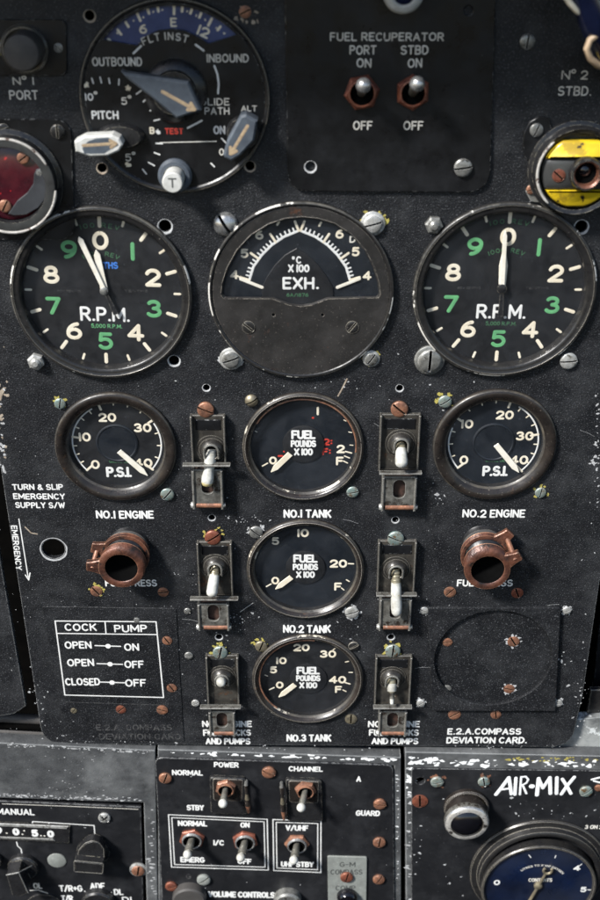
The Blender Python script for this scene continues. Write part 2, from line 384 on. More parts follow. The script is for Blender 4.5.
# ---------------------------------------------------------------- things
class Root: pass
def props(o, label=None, cat=None, group=None, kind=None):
    if label: o['label'] = label
    if cat: o['category'] = cat
    if group: o['group'] = group
    if kind: o['kind'] = kind
def thing(name, label, cat, px, py, h=0., group=None, kind=None):
    o = bpy.data.objects.new(name, None); C.objects.link(o)
    X, Z = P(px, py, h)
    o.location = (X*S, -h*S, Z*S); o.rotation_euler = (pi/2, 0, 0); o.empty_display_size = .01
    props(o, label, cat, group, kind)
    r = Root(); r.o = o; r.c = (X, Z, h); return r
def L(r, px, py, h=0.):
    X, Z = P(px, py, h); return (X-r.c[0], Z-r.c[1])
def L3(r, px, py, h=0.):
    X, Z = P(px, py, h); return (X-r.c[0], Z-r.c[1], h-r.c[2])
def ptext(mb, r, t, px, py, hpx, wpx, h, m, sw=.17, rot=0., jit=0., gap=.30):
    x, y = L(r, px, py, h)
    text(mb, t, x, y, hpx/sver(px, py, h), h-r.c[2]+.03, m, sw, wpx/shor(px, py, h) if wpx else None, gap, rot, jit)
def pline(mb, r, pts, wpx, h, m):
    q = [L(r, a, b, h) for a, b in pts]
    mb.stroke(q, wpx/shor(pts[0][0], pts[0][1], h), h-r.c[2]+.03, m)
def sheet(name, r, outline, holes, z0, z1, m, bev=.3):
    """flat plate with real holes; outline and holes in local mm; z0..z1 thickness"""
    cu = bpy.data.curves.new(name, 'CURVE'); cu.dimensions = '2D'; cu.fill_mode = 'BOTH'
    th = (z1-z0)/2; cu.extrude = (th-bev)*S; cu.bevel_depth = bev*S; cu.bevel_resolution = 1; cu.offset = -bev*S
    for pts in [outline]+holes:
        sp = cu.splines.new('POLY'); sp.points.add(len(pts)-1); sp.use_cyclic_u = True
        for i, p in enumerate(pts): sp.points[i].co = (p[0]*S, p[1]*S, 0, 1)
    ob = bpy.data.objects.new('tmp', cu); C.objects.link(ob)
    bpy.context.view_layer.update()
    me = bpy.data.meshes.new_from_object(ob.evaluated_get(bpy.context.evaluated_depsgraph_get()))
    bpy.data.objects.remove(ob); bpy.data.curves.remove(cu)
    for v in me.vertices: v.co.z += (z0+z1)/2*S
    me.materials.clear(); me.materials.append(MATS[m]); me.name = name
    for p in me.polygons: p.material_index = 0
    me.shade_smooth(); me.set_sharp_from_angle(angle=radians(30))
    o = bpy.data.objects.new(name, me); C.objects.link(o); o.parent = r.o
    return o
def circle(cx, cy, r, n=28, jit=0.):
    return [(cx+r*(1+random.uniform(-jit, jit))*cos(2*pi*i/n), cy+r*(1+random.uniform(-jit, jit))*sin(2*pi*i/n)) for i in range(n)]
def rrect(x0, x1, y0, y1, r, n=6):
    o = []
    for cx, cy, a in ((x1-r, y1-r, 0), (x0+r, y1-r, 90), (x0+r, y0+r, 180), (x1-r, y0+r, 270)):
        o += [(cx+r*cos(radians(a+90*i/n)), cy+r*sin(radians(a+90*i/n))) for i in range(n+1)]
    return o
def rpoly(pts, r, n=6):
    """polygon with rounded corners (r may be a list)"""
    out = []; k = len(pts)
    for i in range(k):
        rr = r[i] if isinstance(r, (list, tuple)) else r
        p0, p1, p2 = pts[i-1], pts[i], pts[(i+1) % k]
        a = (p0[0]-p1[0], p0[1]-p1[1]); b = (p2[0]-p1[0], p2[1]-p1[1]); la = math.hypot(*a); lb = math.hypot(*b)
        if rr <= 0: out.append(p1); continue
        s0 = (p1[0]+a[0]/la*rr, p1[1]+a[1]/la*rr); s1 = (p1[0]+b[0]/lb*rr, p1[1]+b[1]/lb*rr)
        for t in range(n+1):
            u = t/n
            out.append(((1-u)**2*s0[0]+2*u*(1-u)*p1[0]+u*u*s1[0], (1-u)**2*s0[1]+2*u*(1-u)*p1[1]+u*u*s1[1]))
    return out

def screw(r, px, py, rpx, h, m, kind='pan', ang=None, mark=None, washer=None, name='screw'):
    """screw head with a real slot; px/py is the head's centre, h the surface it sits on"""
    R = rpx/shor(px, py, h); hh = {'pan': .5*R, 'dome': .75*R, 'hex': .75*R, 'flat': .22*R, 'phillips': .5*R}[kind]
    x, y = L(r, px, py, h+hh); z = h-r.c[2]
    mb = MB(); a = random.uniform(0, pi) if ang is None else radians(ang)
    sl = MB()
    if mark:
        for q in range(9 if mark != 'chip' else 13):
            t_ = random.uniform(0, 2*pi) if mark == 'chip' else random.gauss(1.2, 1.5); d_ = R*random.uniform(.95, 1.35 if mark == 'chip' else 1.5)
            mb.blob(x+d_*cos(t_), y+d_*sin(t_), R*random.uniform(.12, .30 if mark == 'chip' else .38), z+.03+.02*q, mark, el=random.uniform(1, 1.8), n=11, ang=random.uniform(0, 3))
    if washer:
        mb.lathe([(R*1.32, 0), (R*1.32, .25*R), (R*1.22, .32*R), (R*.5, .32*R)], washer, (x, y, z), 28, jit=.015)
    hd = .2*R if washer else 0
    if kind == 'hex':
        n = 6
        mb.lathe([(R*1.05, 0), (R*1.05, hh*.8+hd), (R*.82, hh+hd), (.02, hh+hd)], m, (x, y, z), 6, ph=a)
        mb.lathe([(R*.62, hh+hd), (R*.58, hh+hd+.25*R), (R*.35, hh+hd+.42*R), (.02, hh+hd+.45*R)], m, (x, y, z), 20)
        return mb.build(name, r.o, 30)
    # head as a grid cut by a slot: two halves (or four quarters) of a domed head
    nseg = 10; sw = .13*R; gap = sw
    def top(rr):
        q = min(1, rr/R)
        if kind == 'dome': return hh*sqrt(max(0, 1-q*q*.93))+hd
        if kind == 'flat': return hh*(1 if q < .9 else .6)+hd
        return hh*(1-.30*q**3 if q < .97 else .6)+hd
    arcs = 2 if kind != 'phillips' else 4
    # sides and floor
    mb.lathe([(R, 0), (R, top(R)), (R*.9, max(.05, top(R)*.55)), (.02, max(.05, top(0)*.45))], m, (x, y, z), 28)
    k = mb.mid(m)
    for q in range(arcs):
        a0 = a+q*2*pi/arcs
        rows = [1., .93, .8, .6, .4, .2]
        if kind != 'phillips':
            b = len(mb.v); nr = 0
            for rr in rows+[.0]:
                r1 = rr*R; ph0 = math.asin(min(1, gap/r1)) if r1 > gap else pi/2
                for i in range(nseg+1):
                    t = ph0+(pi-2*ph0)*i/nseg
                    u, v = (r1*cos(t), max(gap, r1*sin(t))) if r1 > gap else (0+(.001*(nseg/2-i)), gap)
                    mb.v.append((x+u*cos(a0)-v*sin(a0), y+u*sin(a0)+v*cos(a0), z+top(r1)))
                nr += 1
            for rw in range(nr-1):
                for i in range(nseg):
                    c0 = b+rw*(nseg+1)+i
                    mb.f.append((c0, c0+1, c0+nseg+2, c0+nseg+1)); mb.mi.append(k)
            # slot wall
            wl = sqrt(R*R-gap*gap); bb = len(mb.v); W = 9
            for i in range(W+1):
                u = wl-2*wl*i/W; v = gap; rr = math.hypot(u, v)
                for zz in (z+top(rr), z+top(0)*.4):
                    mb.v.append((x+u*cos(a0)-v*sin(a0), y+u*sin(a0)+v*cos(a0), zz))
            for i in range(W):
                mb.f.append((bb+2*i, bb+2*i+1, bb+2*i+3, bb+2*i+2)); mb.mi.append(k)
        else:
            b = len(mb.v)
            for rr in rows:
                for i in range(7):
                    t = .20/max(.35, rr)+(pi/2-.4/max(.35, rr))*i/6
                    u, v = rr*R*cos(t), rr*R*sin(t)
                    mb.v.append((x+u*cos(a0)-v*sin(a0), y+u*sin(a0)+v*cos(a0), z+top(rr*R)))
            for rw in range(5):
                for i in range(6):
                    c0 = b+rw*7+i; mb.f.append((c0, c0+1, c0+8, c0+7)); mb.mi.append(k)
    if kind == 'phillips':
        mb.lathe([(R, top(R)*.9), (R*.75, top(R)*.93), (R*.72, hh*.55), (.02, hh*.5)], m, (x, y, z), 24)
    # dark slot floor
    d = sw*.95; wl = R*.93
    zz = z+max(.06, top(0)*.46)
    for q in range(1 if kind != 'phillips' else 2):
        aq = a+q*pi/2; pts = [(-wl, -d), (wl, -d), (wl, d), (-wl, d)] if kind != 'phillips' else [(-wl*.6, -d), (wl*.6, -d), (wl*.6, d), (-wl*.6, d)]
        mb.add([(x+u*cos(aq)-v*sin(aq), y+u*sin(aq)+v*cos(aq), zz+q*.05+(hh*.28 if kind == 'phillips' else 0)) for u, v in pts], [(0, 1, 2, 3)], 'dark_hole')
    return mb.build(name, r.o, 40)

def hole_rim(r, px, py, rpx, h, m='chip', name='hole_rim'):
    R = rpx/shor(px, py, h); x, y = L(r, px, py, h); mb = MB(); z = h-r.c[2]
    n = 26; b = 0
    inn = [(x+R*cos(2*pi*i/n), y+R*sin(2*pi*i/n), z-.25) for i in range(n)]
    mid = [(x+R*1.12*cos(2*pi*i/n), y+R*1.12*sin(2*pi*i/n), z+.07) for i in range(n)]
    out = []
    for i in range(n):
        q = R*(1.14+(.22 if R < 4 else .10)*(1-sin(2*pi*i/n))*.6+random.uniform(-.03, .05)); out.append((x+q*cos(2*pi*i/n), y+q*sin(2*pi*i/n), z+.01))
    mb.add(inn+mid+out, [(i, (i+1) % n, n+(i+1) % n, n+i) for i in range(n)]+[(n+i, n+(i+1) % n, 2*n+(i+1) % n, 2*n+i) for i in range(n)], m)
    return mb.build(name, r.o, 60)

# ================================================================ SETTING
def slab(name, x0, x1, y0, y1, z0, z1, m, kind='structure'):
    mb = MB(); mb.box(x0, x1, y0, y1, z0, z1, m, .5); o = mb.build(name); o.rotation_euler = (pi/2, 0, 0); props(o, kind=kind); return o
slab('background', -420, 420, -420, 330, -75, -70, 'backing')
slab('shade_overhang', -420, 420, 252, 262, -60, 60, 'panel_smooth')  # unseen slab above the frame, added and sized to shade the panel's top

# ================================================================ MAIN PANEL
mp = thing('instrument_panel', 'black crackle painted metal instrument panel with white lettering behind all the gauges', 'panel', 300, 450)
T0 = 0.0
out = [L(mp, a, b) for a, b in ((-95, -60), (695, -60), (620, 445), (583, 694), (571, 747), (43, 744), (2.4, 480), (-12, 385))]
out = rpoly(out, [0, 0, 0, 0, 13, 13, 0, 0])
HOLES = [(89.5, 15.5, 5), (102, 168, 4.6), (250, 166, 4.6), (165, 226, 6.2), (174, 360.5, 5.2), (581.5, 226.5, 6.2), (206.4, 387.6, 3.4), (399.7, 388, 3.4),
         (211.8, 517.6, 3.2), (395.5, 519.8, 3.2), (53.4, 549, 11.5), (219, 637, 3.2), (391, 637, 3.2)]
hs = []
for a, b, q, h_ in ((101, 296, 91, 3), (505, 293, 92, 3), (301, 293.5, 93, 3), (115.2, 449, 61, 2.8), (495.2, 447, 62, 2.8), (303.2, 449, 61, 2.6), (305.5, 571.5, 59, 2.6), (307.7, 681.3, 55.8, 2.6)):
    x, y = L(mp, a, b, h_); hs.append(circle(x, y, q/shor(a, b, h_)*.955, 72))
for a, b, q in HOLES:
    x, y = L(mp, a, b); hs.append(circle(x, y, q/shor(a, b), 26))
sheet('panel_plate', mp, out, hs, -3.2, 0, 'panel_paint', .35)
for a, b, q in HOLES: hole_rim(mp, a, b, q, 0, 'chip' if b > 200 else 'chip_warm')
# thin raised placard plate under the cock/pump table and dark compartment sheets
mb = MB(); pts = rpoly([L(mp, a, b) for a, b in ((42, 606), (176, 608), (184, 741), (66, 739))], 1.5)
mb.prism(pts, 0, .45, 'panel_plain', .12); mb.build('placard_plate', mp.o)
HP = .45
W = MB()
for t, x, y, w in (('TURN & SLIP', 37.5, 487, 51), ('EMERGENCY', 39, 496.4, 52), ('SUPPLY S/W', 40, 505.2, 50)):
    ptext(W, mp, t, x, y, 6, w, 0, 'white_paint', .2, jit=.04)
ptext(W, mp, 'NO.1 ENGINE', 124.8, 514.6, 8.2, 58, 0, 'white_paint', .2, jit=.03)
ptext(W, mp, 'NO.2 ENGINE', 494, 513.5, 8.2, 63, 0, 'white_paint', .19, jit=.03)
ptext(W, mp, 'NO.1 TANK', 307.5, 513.6, 8.4, 48, 0, 'white_paint', .2, jit=.03)
ptext(W, mp, 'NO.2 TANK', 307, 629, 8, 48, 0, 'white_paint', .19, jit=.04)
ptext(W, mp, 'NO.3 TANK', 309, 738, 7.2, 45, 0, 'white_paint', .2, jit=.03)
for cx, wd in ((227, 50), (394, 52)):
    for t, y, w in (('NO. ENGINE', 724, wd), ('FUEL COCKS', 732.6, wd-2), ('AND PUMPS', 741.2, wd-5)):
        ptext(W, mp, t, cx if t[0] != 'A' else cx+1, y, 6.4, w, 0, 'white_paint', .2, jit=.03)
ptext(W, mp, 'FUEL PRESS', 131, 583, 7, 52, 0, 'white_paint', .19)
ptext(W, mp, 'FUEL PRESS', 485, 583, 7, 56, 0, 'white_paint', .19)
ptext(W, mp, 'E.2.A.COMPASS', 484.5, 731.4, 6.4, 74, 0, 'white_paint', .2, jit=.03)
ptext(W, mp, 'DEVIATION CARD.', 487, 740.2, 6.4, 81, 0, 'white_paint', .2, jit=.03)
ptext(W, mp, 'N', 16.5, 81, 8, 8, 0, 'white_faded', .16); ptext(W, mp, 'o', 24, 80, 9, 5, 0, 'white_faded', .14); ptext(W, mp, '1', 33, 81, 8, 1.5, 0, 'white_faded', .16)
ptext(W, mp, 'PORT', 23.5, 95, 9.5, 29, 0, 'white_faded', .15)
ptext(W, mp, 'N', 566, 75, 9, 8.5, 0, 'white_faded', .14); ptext(W, mp, 'o', 573.5, 74, 10, 5, 0, 'white_faded', .12); ptext(W, mp, '2', 584.5, 75, 9, 7, 0, 'white_faded', .14)
ptext(W, mp, 'STBD.', 575, 91, 9.5, 34, 0, 'white_faded', .14)
# vertical word with its arrow
x, y = L(mp, 16.5, 548); text(W, 'EMERGENCY', x, y, 3.3, .03, 'white_paint', .2, w=28, rot=radians(-90-1))
pline(W, mp, [(18.8, 519), (28, 577)], 1.1, 0, 'white_paint'); pline(W, mp, [(25.3, 575), (28.6, 580), (30, 573)], 1.2, 0, 'white_paint')
W.build('lettering', mp.o, smooth=False)
W = MB()
for t, x, y, w in (('COCK', 80.5, 627.3, 32), ('PUMP', 130.5, 628.5, 33), ('OPEN', 78, 645, 27), ('ON', 131.5, 647, 15), ('OPEN', 80.5, 662.6, 27), ('OFF', 134, 664.4, 19.5),
                   ('CLOSED', 82.5, 681.8, 35), ('OFF', 135.5, 683, 21)):
    ptext(W, mp, t, x, y, 7.4, w, HP, 'white_paint', .18, jit=.03)
box = [(55, 621), (156, 621.8), (163.5, 697.5), (64.8, 695), (55, 621)]
pline(W, mp, box, 1.3, HP, 'white_paint'); pline(W, mp, [(57, 633.4), (157.2, 634.6)], 1.2, HP, 'white_paint'); pline(W, mp, [(105, 622), (106, 633.8)], 1.2, HP, 'white_paint')
for x, y in ((108, 646), (110, 664), (112, 682.4)):
    pline(W, mp, [(x-13, y-.4), (x+12.5, y+.4)], 1.3, HP+.01, 'white_paint'); cx, cy = L(mp, x, y, HP); W.disc(cx, cy, 1.55, HP+.14, 'white_paint', 18)
W.build('placard_table', mp.o, smooth=False)
W = MB()
ptext(W, mp, 'E.2.A. COMPASS', 134, 727.5, 6, 76, HP, 'ghost_paint', .17); ptext(W, mp, 'DEVIATION CARD', 140, 736.6, 6, 82, HP, 'ghost_paint', .17)
pline(W, mp, [(65.5, 702), (161, 705)], .7, HP, 'ghost_paint')
W.build('faded_lettering', mp.o, smooth=False)
# loose panel screws
for a, b, q, m, kd, mk in ((96, 591.6, 6, 'copper', 'flat', 'yellow_mark'), (163, 592.5, 5.4, 'copper', 'flat', None), (167, 641, 5, 'copper', 'flat', None), (171.6, 688.5, 5, 'copper', 'flat', None),
        (120.6, 710, 5, 'red_copper', 'flat', None), (162, 710.4, 5.6, 'copper', 'flat', None), (73.5, 711, 3.2, 'brass', 'flat', None),
        (450, 592.5, 6, 'copper', 'flat', None), (517.5, 593.4, 6, 'red_copper', 'flat', None), (454.5, 715, 6.2, 'copper', 'flat', None), (496, 715, 5.2, 'copper', 'flat', None),
        (136.5, 620.5, 3, 'grey_metal', 'flat', None), (187.3, 611.8, 3.4, 'grey_metal', 'pan', None), (188.6, 656.5, 4.2, 'grey_metal', 'pan', None), (195.3, 704, 4, 'white_metal', 'pan', None),
        (419.9, 704.5, 0, '', '', None), (528, 42, 7.6, 'grey_metal', 'pan', None), (245, 12, 6, 'copper', 'flat', None)):
    if q: screw(mp, a, b, q, .45 if (a < 175 and b > 600) else 0, m, kd, mark=mk)
# bare metal chips, knocks and scratches
CH = MB()
GA = ((101, 296, 93), (505, 293, 95), (301, 293.5, 95), (115.2, 449, 63), (495.2, 447, 64), (303.2, 449, 63), (305.5, 571.5, 61), (307.7, 681.3, 58), (174, 98, 97))
def clear(a, b): return all((a-x)**2+((b-y)*1.1)**2 > q*q for x, y, q in GA) and not (284 < a < 492 and b < 195)
def chips(px, py, rx, ry, n, s0, s1, m='chip', h=0.):
    for i in range(n):
        a, b = px+random.gauss(0, rx), py+random.gauss(0, ry)
        if not clear(a, b): continue
        x, y = L(mp, a, b, h); CH.blob(x, y, random.uniform(s0, s1)*random.random()**.5, h+.015, m, el=random.uniform(.8, 2.2), n=7, ang=random.uniform(0, pi))
for c in ((232, 615, 10, 7, 30, .2, .75), (240, 520, 14, 3, 22, .2, .6), (228, 630, 10, 6, 18, .2, .6), (185, 560, 6, 60, 22, .1, .4), (436, 500, 4, 8, 12, .2, .8), (563, 657, 2.4, 4, 6, .5, 1.2),
          (568, 684, 1, 1, 1, 1., 1.2), (597, 462, 3, 3, 5, .4, 1.2), (40, 480, 30, 22, 26, .1, .4), (20, 620, 10, 40, 26, .1, .45), (50, 690, 10, 25, 18, .2, .6), (60, 615, 22, 5, 12, .2, .7),
          (355, 640, 10, 12, 10, .2, .6), (360, 380, 60, 14, 18, .15, .45), (180, 470, 8, 60, 20, .1, .4), (425, 560, 10, 60, 18, .1, .4), (500, 560, 60, 25, 22, .1, .35),
          (586, 650, 3, 30, 14, .2, .7), (35, 690, 4, 14, 12, .3, .9), (120, 735, 50, 5, 20, .1, .5), (175, 575, 2, 2, 4, .3, 1), (537, 195, 8, 14, 10, .2, .8), (300, 300, 200, 120, 70, .06, .25)):
    chips(*c)
chips(2, 425, 2.5, 32, 26, .3, 2.0, 'chip_warm'); chips(1, 450, 2.0, 28, 24, .2, 1.6); chips(597, 440, 2, 30, 26, .3, 1.); chips(596, 500, 3, 30, 10, .2, .8)
chips(242, 14, 7, 6, 16, .3, 1.1, 'chip_warm'); chips(300, 385, 90, 3, 24, .1, .5); chips(311, 14, 5, 6, 10, .4, 1.3, 'chip_warm')
for c in ((209, 470, 13, 26, 34, .1, .45), (400, 470, 13, 26, 30, .1, .45), (215, 600, 14, 22, 40, .1, .5), (396, 600, 14, 22, 36, .1, .5), (222, 700, 14, 20, 34, .1, .5), (392, 700, 14, 20, 30, .1, .5),
          (121, 600, 26, 10, 20, .1, .5), (488, 600, 26, 8, 16, .1, .4), (165, 640, 8, 40, 24, .15, .6), (100, 742, 40, 2, 30, .2, .7), (300, 749, 120, 1.5, 50, .2, .7), (500, 745, 45, 2, 26, .2, .6), (578, 700, 4, 22, 22, .2, .8)):
    chips(*c)
def scratch(pts, w, m='chip'):
    CH.stroke([L(mp, a, b) for a, b in pts], w, .02, m, .04)
scratch([(347, 379), (342, 389), (338, 396)], .7, 'chip_warm'); scratch([(240, 612), (253, 603)], .3); scratch([(25, 527), (31, 533), (37, 534)], .7, 'chip_warm')
for q in range(26):
    a, b = random.uniform(10, 590), random.uniform(200, 720); t = random.uniform(-.6, .6)
    if not (clear(a, b) and clear(a+16*cos(t), b+16*sin(t))): continue
    scratch([(a, b), (a+8*cos(t), b+8*sin(t)), (a+16*cos(t+.1), b+15*sin(t+.1))], .10, 'chip')
props(CH.build('paint_chips', mp.o, smooth=False), kind='stuff')

# ================================================================ GAUGES
def ring_gauge(name, label, group, px, py, rpx, rin, hf, hd, bez, dialm, style='flat', rim=None):
    """bezel + dial + glass. px,py,rpx = outer ring measured on its front; rin = inner radius / outer radius"""
    r = thing(name, label, 'gauge', px, py, hf, group)
    # move the base to the panel face, same X/Z
    r.o.location.y = 0; r.c = (r.c[0], r.c[1], 0.)
    R = rpx/shor(px, py, hf); Ri = R*rin
    mb = MB()
    if style == 'flat':
        w = R-Ri
        mb.lathe([(R, 0), (R, hf-.9, bez), (R-.25, hf-.35, 'rim_worn' if rim else bez), (R-.8, hf, 'rim_worn' if rim else bez), (R-1.5, hf, bez), (R-1.9, hf-.35, bez), (R-w*.65, hf-.4, bez), (Ri+.9, hf-.5, bez),
                  (Ri+.3, hf-.9, bez), (Ri, hf-1.5, bez), (Ri-.35, hd, 'bezel_black')], bez, n=96)
    else:
        w = R-Ri
        mb.lathe([(R, 0), (R, hf-1.4), (R-.25, hf-.8, 'rim_dark'), (R-.7, hf-.4, 'rim_dark'), (R-1.3, hf-.1), (R-w*.35, hf), (R-w*.6, hf-.3), (R-w*.75, hf-1.0), (Ri+.6, hf-1.6), (Ri+.1, hf-2, 'rim_dark'), (Ri-.3, hf-2.4, 'rim_dark'), (Ri-.5, hd, 'bezel_black')], bez, n=96)
    mb.build('bezel', r.o, 40)
    d = MB(); d.disc(0, 0, Ri+.3, hd, dialm, 96); d.build('dial', r.o)
    r.R, r.Ri, r.hd, r.hf = R, Ri, hd, hf
    return r
def glass(r, z=None, rad=None):
    g = MB(); zz = z if z is not None else r.hf-1.9; g.disc(0, 0, rad or r.Ri-.2, zz, 'instrument_glass', 96); g.build('glass', r.o)
def pol(a, r): a = radians(a); return (r*sin(a), r*cos(a))
def needle(r, base, tip, w0, w1, z, m='pointer_white', name='pointer', tail=None, tipl=2.5):
    mb = MB(); dx, dy = tip[0]-base[0], tip[1]-base[1]; l = math.hypot(dx, dy); u = (dx/l, dy/l); n = (-u[1], u[0])
    def q(t, w): return (base[0]+u[0]*t+n[0]*w, base[1]+u[1]*t+n[1]*w)
    pts = [q(0, -w0/2), q(l-tipl, -w1/2), q(l, -.15), q(l, .15), q(l-tipl, w1/2), q(0, w0/2)]
    mb.prism(pts, z, z+.5, m, .12)
    if tail:
        pts = [q(.1, -w0*.35), q(.1, w0*.35), q(-tail, w0*.6), q(-tail, -w0*.6)]; mb.prism(pts, z+.05, z+.45, 'black_plastic', .1)
    return mb.build(name, r.o, smooth=False)

# ---- the two large revolution counters
def rpm(r, numsz, rot, words, ph):
    W = MB(); T = MB(); pv = (0, 0)
    for k in range(10):
        a = k*36+rot; x, y = pol(a, r.Ri*.665)
        m = 'cream_lume' if k % 2 == 0 else 'green_lume'
        text(W, str(k), x, y, numsz, r.hd+.03, m, .205, asp=1.0, rot=radians(-rot))
        T.stroke([pol(a, r.Ri*.85), pol(a, r.Ri*.955)], 1.7, r.hd+.03, 'cream_lume')
        T.stroke([pol(a+18, r.Ri*.90), pol(a+18, r.Ri*.965)], 1.15, r.hd+.03, 'cream_lume')
    W.build('numerals', r.o, smooth=False); T.build('scale_marks', r.o, smooth=False)
    W = MB()
    text(W, 'R.P.M.', .2, -r.Ri*.30, 7.4, r.hd+.03, 'white_paint', .17, w=24, gap=.26, rot=radians(-rot))
    text(W, '5,000 R.P.M.', .5, -r.Ri*.46, 2.1, r.hd+.03, 'green_dim' if ph else 'green_lume', .18, w=15, rot=radians(-rot))
    text_arc(W, '100  REV', 0, 0, r.Ri*.86, rot, 2.3, r.hd+.03, 'green_dim', kx=1.15, gap=.55)
    text_arc(W, '1000  REV', 0, 0, r.Ri*.50, rot, 2.2, r.hd+.03, 'green_dim', kx=1.1, gap=.4)
    for s_ in (-1, 1):
        text(W, 'REV.TENTHS' if s_ < 0 else 'TENTHS', s_*r.Ri*.42, .4, 1.1, r.hd+.03, 'ghost_paint', .16, w=11)
    W.build('lettering', r.o, smooth=False)
rl = ring_gauge('revolution_counter', 'large round rev counter left of the half-moon gauge, long pointer just before 0', 'large revolution counters',
                101, 296, 91, .885, 3.0, -2.6, 'bezel_black', 'dial_black', rim=1)
rpm(rl, 9.0, 1.8, 'l', 0)
W = MB(); x, y = L(rl, 110.5, 265.5, -2.6); text(W, 'THS', x, y, 3.4, -2.55, 'blue_paint', .2, w=7); W.build('blue_lettering', rl.o, smooth=False)
x0 = L(rl, 104.2, 290.5, -1); needle(rl, x0, L(rl, 95.8, 250, -1), 3.6, 3.0, -1.6, name='short_pointer')
needle(rl, L(rl, 104.2, 290.5, 0), L(rl, 78.6, 237, 0), 2.0, 2.6, -.6, name='long_pointer', tail=13, tipl=2)
mb = MB(); mb.lathe([(2.0, -2), (2.0, .1), (1.5, .4), (.02, .5)], 'grey_metal', (x0[0], x0[1], 0), 20); mb.build('hub', rl.o)
glass(rl)
rr = ring_gauge('revolution_counter', 'large round rev counter right of the half-moon gauge, pointers straight up at 0', 'large revolution counters',
                505, 293, 92, .885, 3.0, -2.6, 'bezel_black', 'dial_black', rim=1)
rpm(rr, 8.8, .6, 'r', 1)
needle(rr, L(rr, 502.3, 287, -1), L(rr, 505, 243, -1), 3.2, 4.0, -1.6, name='short_pointer', tipl=11)
needle(rr, L(rr, 502.3, 289, 0), L(rr, 505.6, 231, 0), 2.2, 1.9, -.6, name='long_pointer', tail=14)
x0 = L(rr, 502, 289, 0); mb = MB(); mb.lathe([(2.3, -2), (2.3, .1), (1.5, .4), (.02, .5)], 'black_plastic', (x0[0], x0[1], 0), 20); mb.build('hub', rr.o)
glass(rr)
screw(rl, 35.3, 363, 8.2, 0, 'white_metal', 'hex')
screw(rr, 434.3, 226, 8.6, 0, 'grey_metal', 'hex'); screw(rr, 430, 361.5, 11.5, 0, 'grey_metal', 'pan', 88, washer='grey_metal'); screw(rr, 569.3, 362, 8.6, 0, 'white_metal', 'pan', 5)

# ---- half-moon exhaust temperature gauge
ex = thing('temperature_gauge', 'round gauge with a black half-moon window lettered EXH. over a brown-grey plate', 'gauge', 301, 293.5, 3)
ex.o.location.y = 0; ex.c = (ex.c[0], ex.c[1], 0.)
hf = 3.0; R = 93/shor(301, 293.5, hf)
mb = MB(); mb.lathe([(R, 0), (R, hf-.9), (R-.2, hf-.3, 'rim_worn'), (R-.7, hf, 'rim_worn'), (R-1.3, hf), (R-1.9, hf-.5), (R-2.1, hf-1.2), (R-2.6, hf-2)], 'bezel_black', n=96); mb.build('bezel', ex.o, 40)
win = [(62, 284), (66, 250), (80, 205), (110, 150), (152, 105), (205, 72), (255, 55), (305, 50), (355, 55), (405, 70), (455, 102), (497, 150), (525, 205), (538, 250), (542, 284), (536, 294), (385, 297), (365, 305), (335, 316), (302, 320), (268, 316), (238, 305), (218, 297), (70, 296)]
hp = hf-.6
wl = [L(ex, 200+a/3, 200+b/3, hp) for a, b in win]
sheet('face_plate', ex, circle(0, 0, R-2.0, 96), [wl, circle(*L(ex, 273.5, 315, hp), .75, 14), circle(*L(ex, 322.5, 315, hp), .75, 14)], hp-1.2, hp, 'exh_plate', .3)
mb = MB(); n = len(wl)        # the window's lit inner lip
cx, cy = L(ex, 301, 262, hp)
inn = [(cx+(a-cx)*.975, cy+(b-cy)*.965, hp-1.0) for a, b in wl]; up_ = [(a, b, hp+.12) for a, b in wl]; ou = [(cx+(a-cx)*1.012, cy+(b-cy)*1.02, hp-.1) for a, b in wl]
mb.add(inn+up_+ou, [(i, (i+1) % n, n+(i+1) % n, n+i) for i in range(n)]+[(n+i, n+(i+1) % n, 2*n+(i+1) % n, 2*n+i) for i in range(n)], 'exh_plate'); mb.build('window_lip', ex.o)
HD = .2
mb = MB(); mb.disc(0, 0, R-3, HD-.6, 'dial_blue', 80); mb.build('dial', ex.o)
def E(a, b, h=HD): return L(ex, 200+a/3, 200+b/3, h)
mb = MB(); sh = [(186, 262), (200, 232), (225, 195), (255, 165), (290, 145), (325, 165), (355, 195), (382, 232), (400, 262), (400, 330), (186, 330)]
mb.prism([E(a, b) for a, b in sh], HD-.6, HD, 'dial_black', .2); mb.build('center_shield', ex.o)
T = MB(); HS = HD-.6
def sc(t):  # scale curve, t 0..1 on the left
    p = [(148, 240), (160, 200), (185, 165), (215, 135), (252, 110), (296, 92)]
    q = t*(len(p)-1); i = min(int(q), len(p)-2); u = q-i; return (p[i][0]*(1-u)+p[i+1][0]*u, p[i][1]*(1-u)+p[i+1][1]*u)
for sgn in (0, 1):
    def mir(p): return p if not sgn else (598-p[0], p[1])
    T.stroke([E(*mir(sc(i/20)), HS) for i in range(21)], 1.15, HS+.03, 'white_paint')
    N_ = 18
    for i in range(N_+1):
        t = i/N_; a = sc(t); b = sc(min(1, t+.02)); a2 = sc(max(0, t-.02)); dx, dy = b[0]-a2[0], b[1]-a2[1]; l = math.hypot(dx, dy); nx, ny = dy/l, -dx/l
        big = i % 6 == 0
        ln = 30 if big else 13
        T.stroke([E(*mir(a), HS), E(*mir((a[0]+nx*ln, a[1]+ny*ln)), HS)], 1.1 if big else .75, HS+.06, 'cream_lume' if big else 'white_paint')
for (a, b), (c, d) in (((122, 237), (186, 262)), ((412, 262), (478, 236))):
    mb2 = MB(); mb2.stroke([E(a, b, HS+.8), E(c, d, HS+.8)], 1.5, HS+.8, 'pointer_white'); mb2.build('pointer', ex.o, smooth=False)
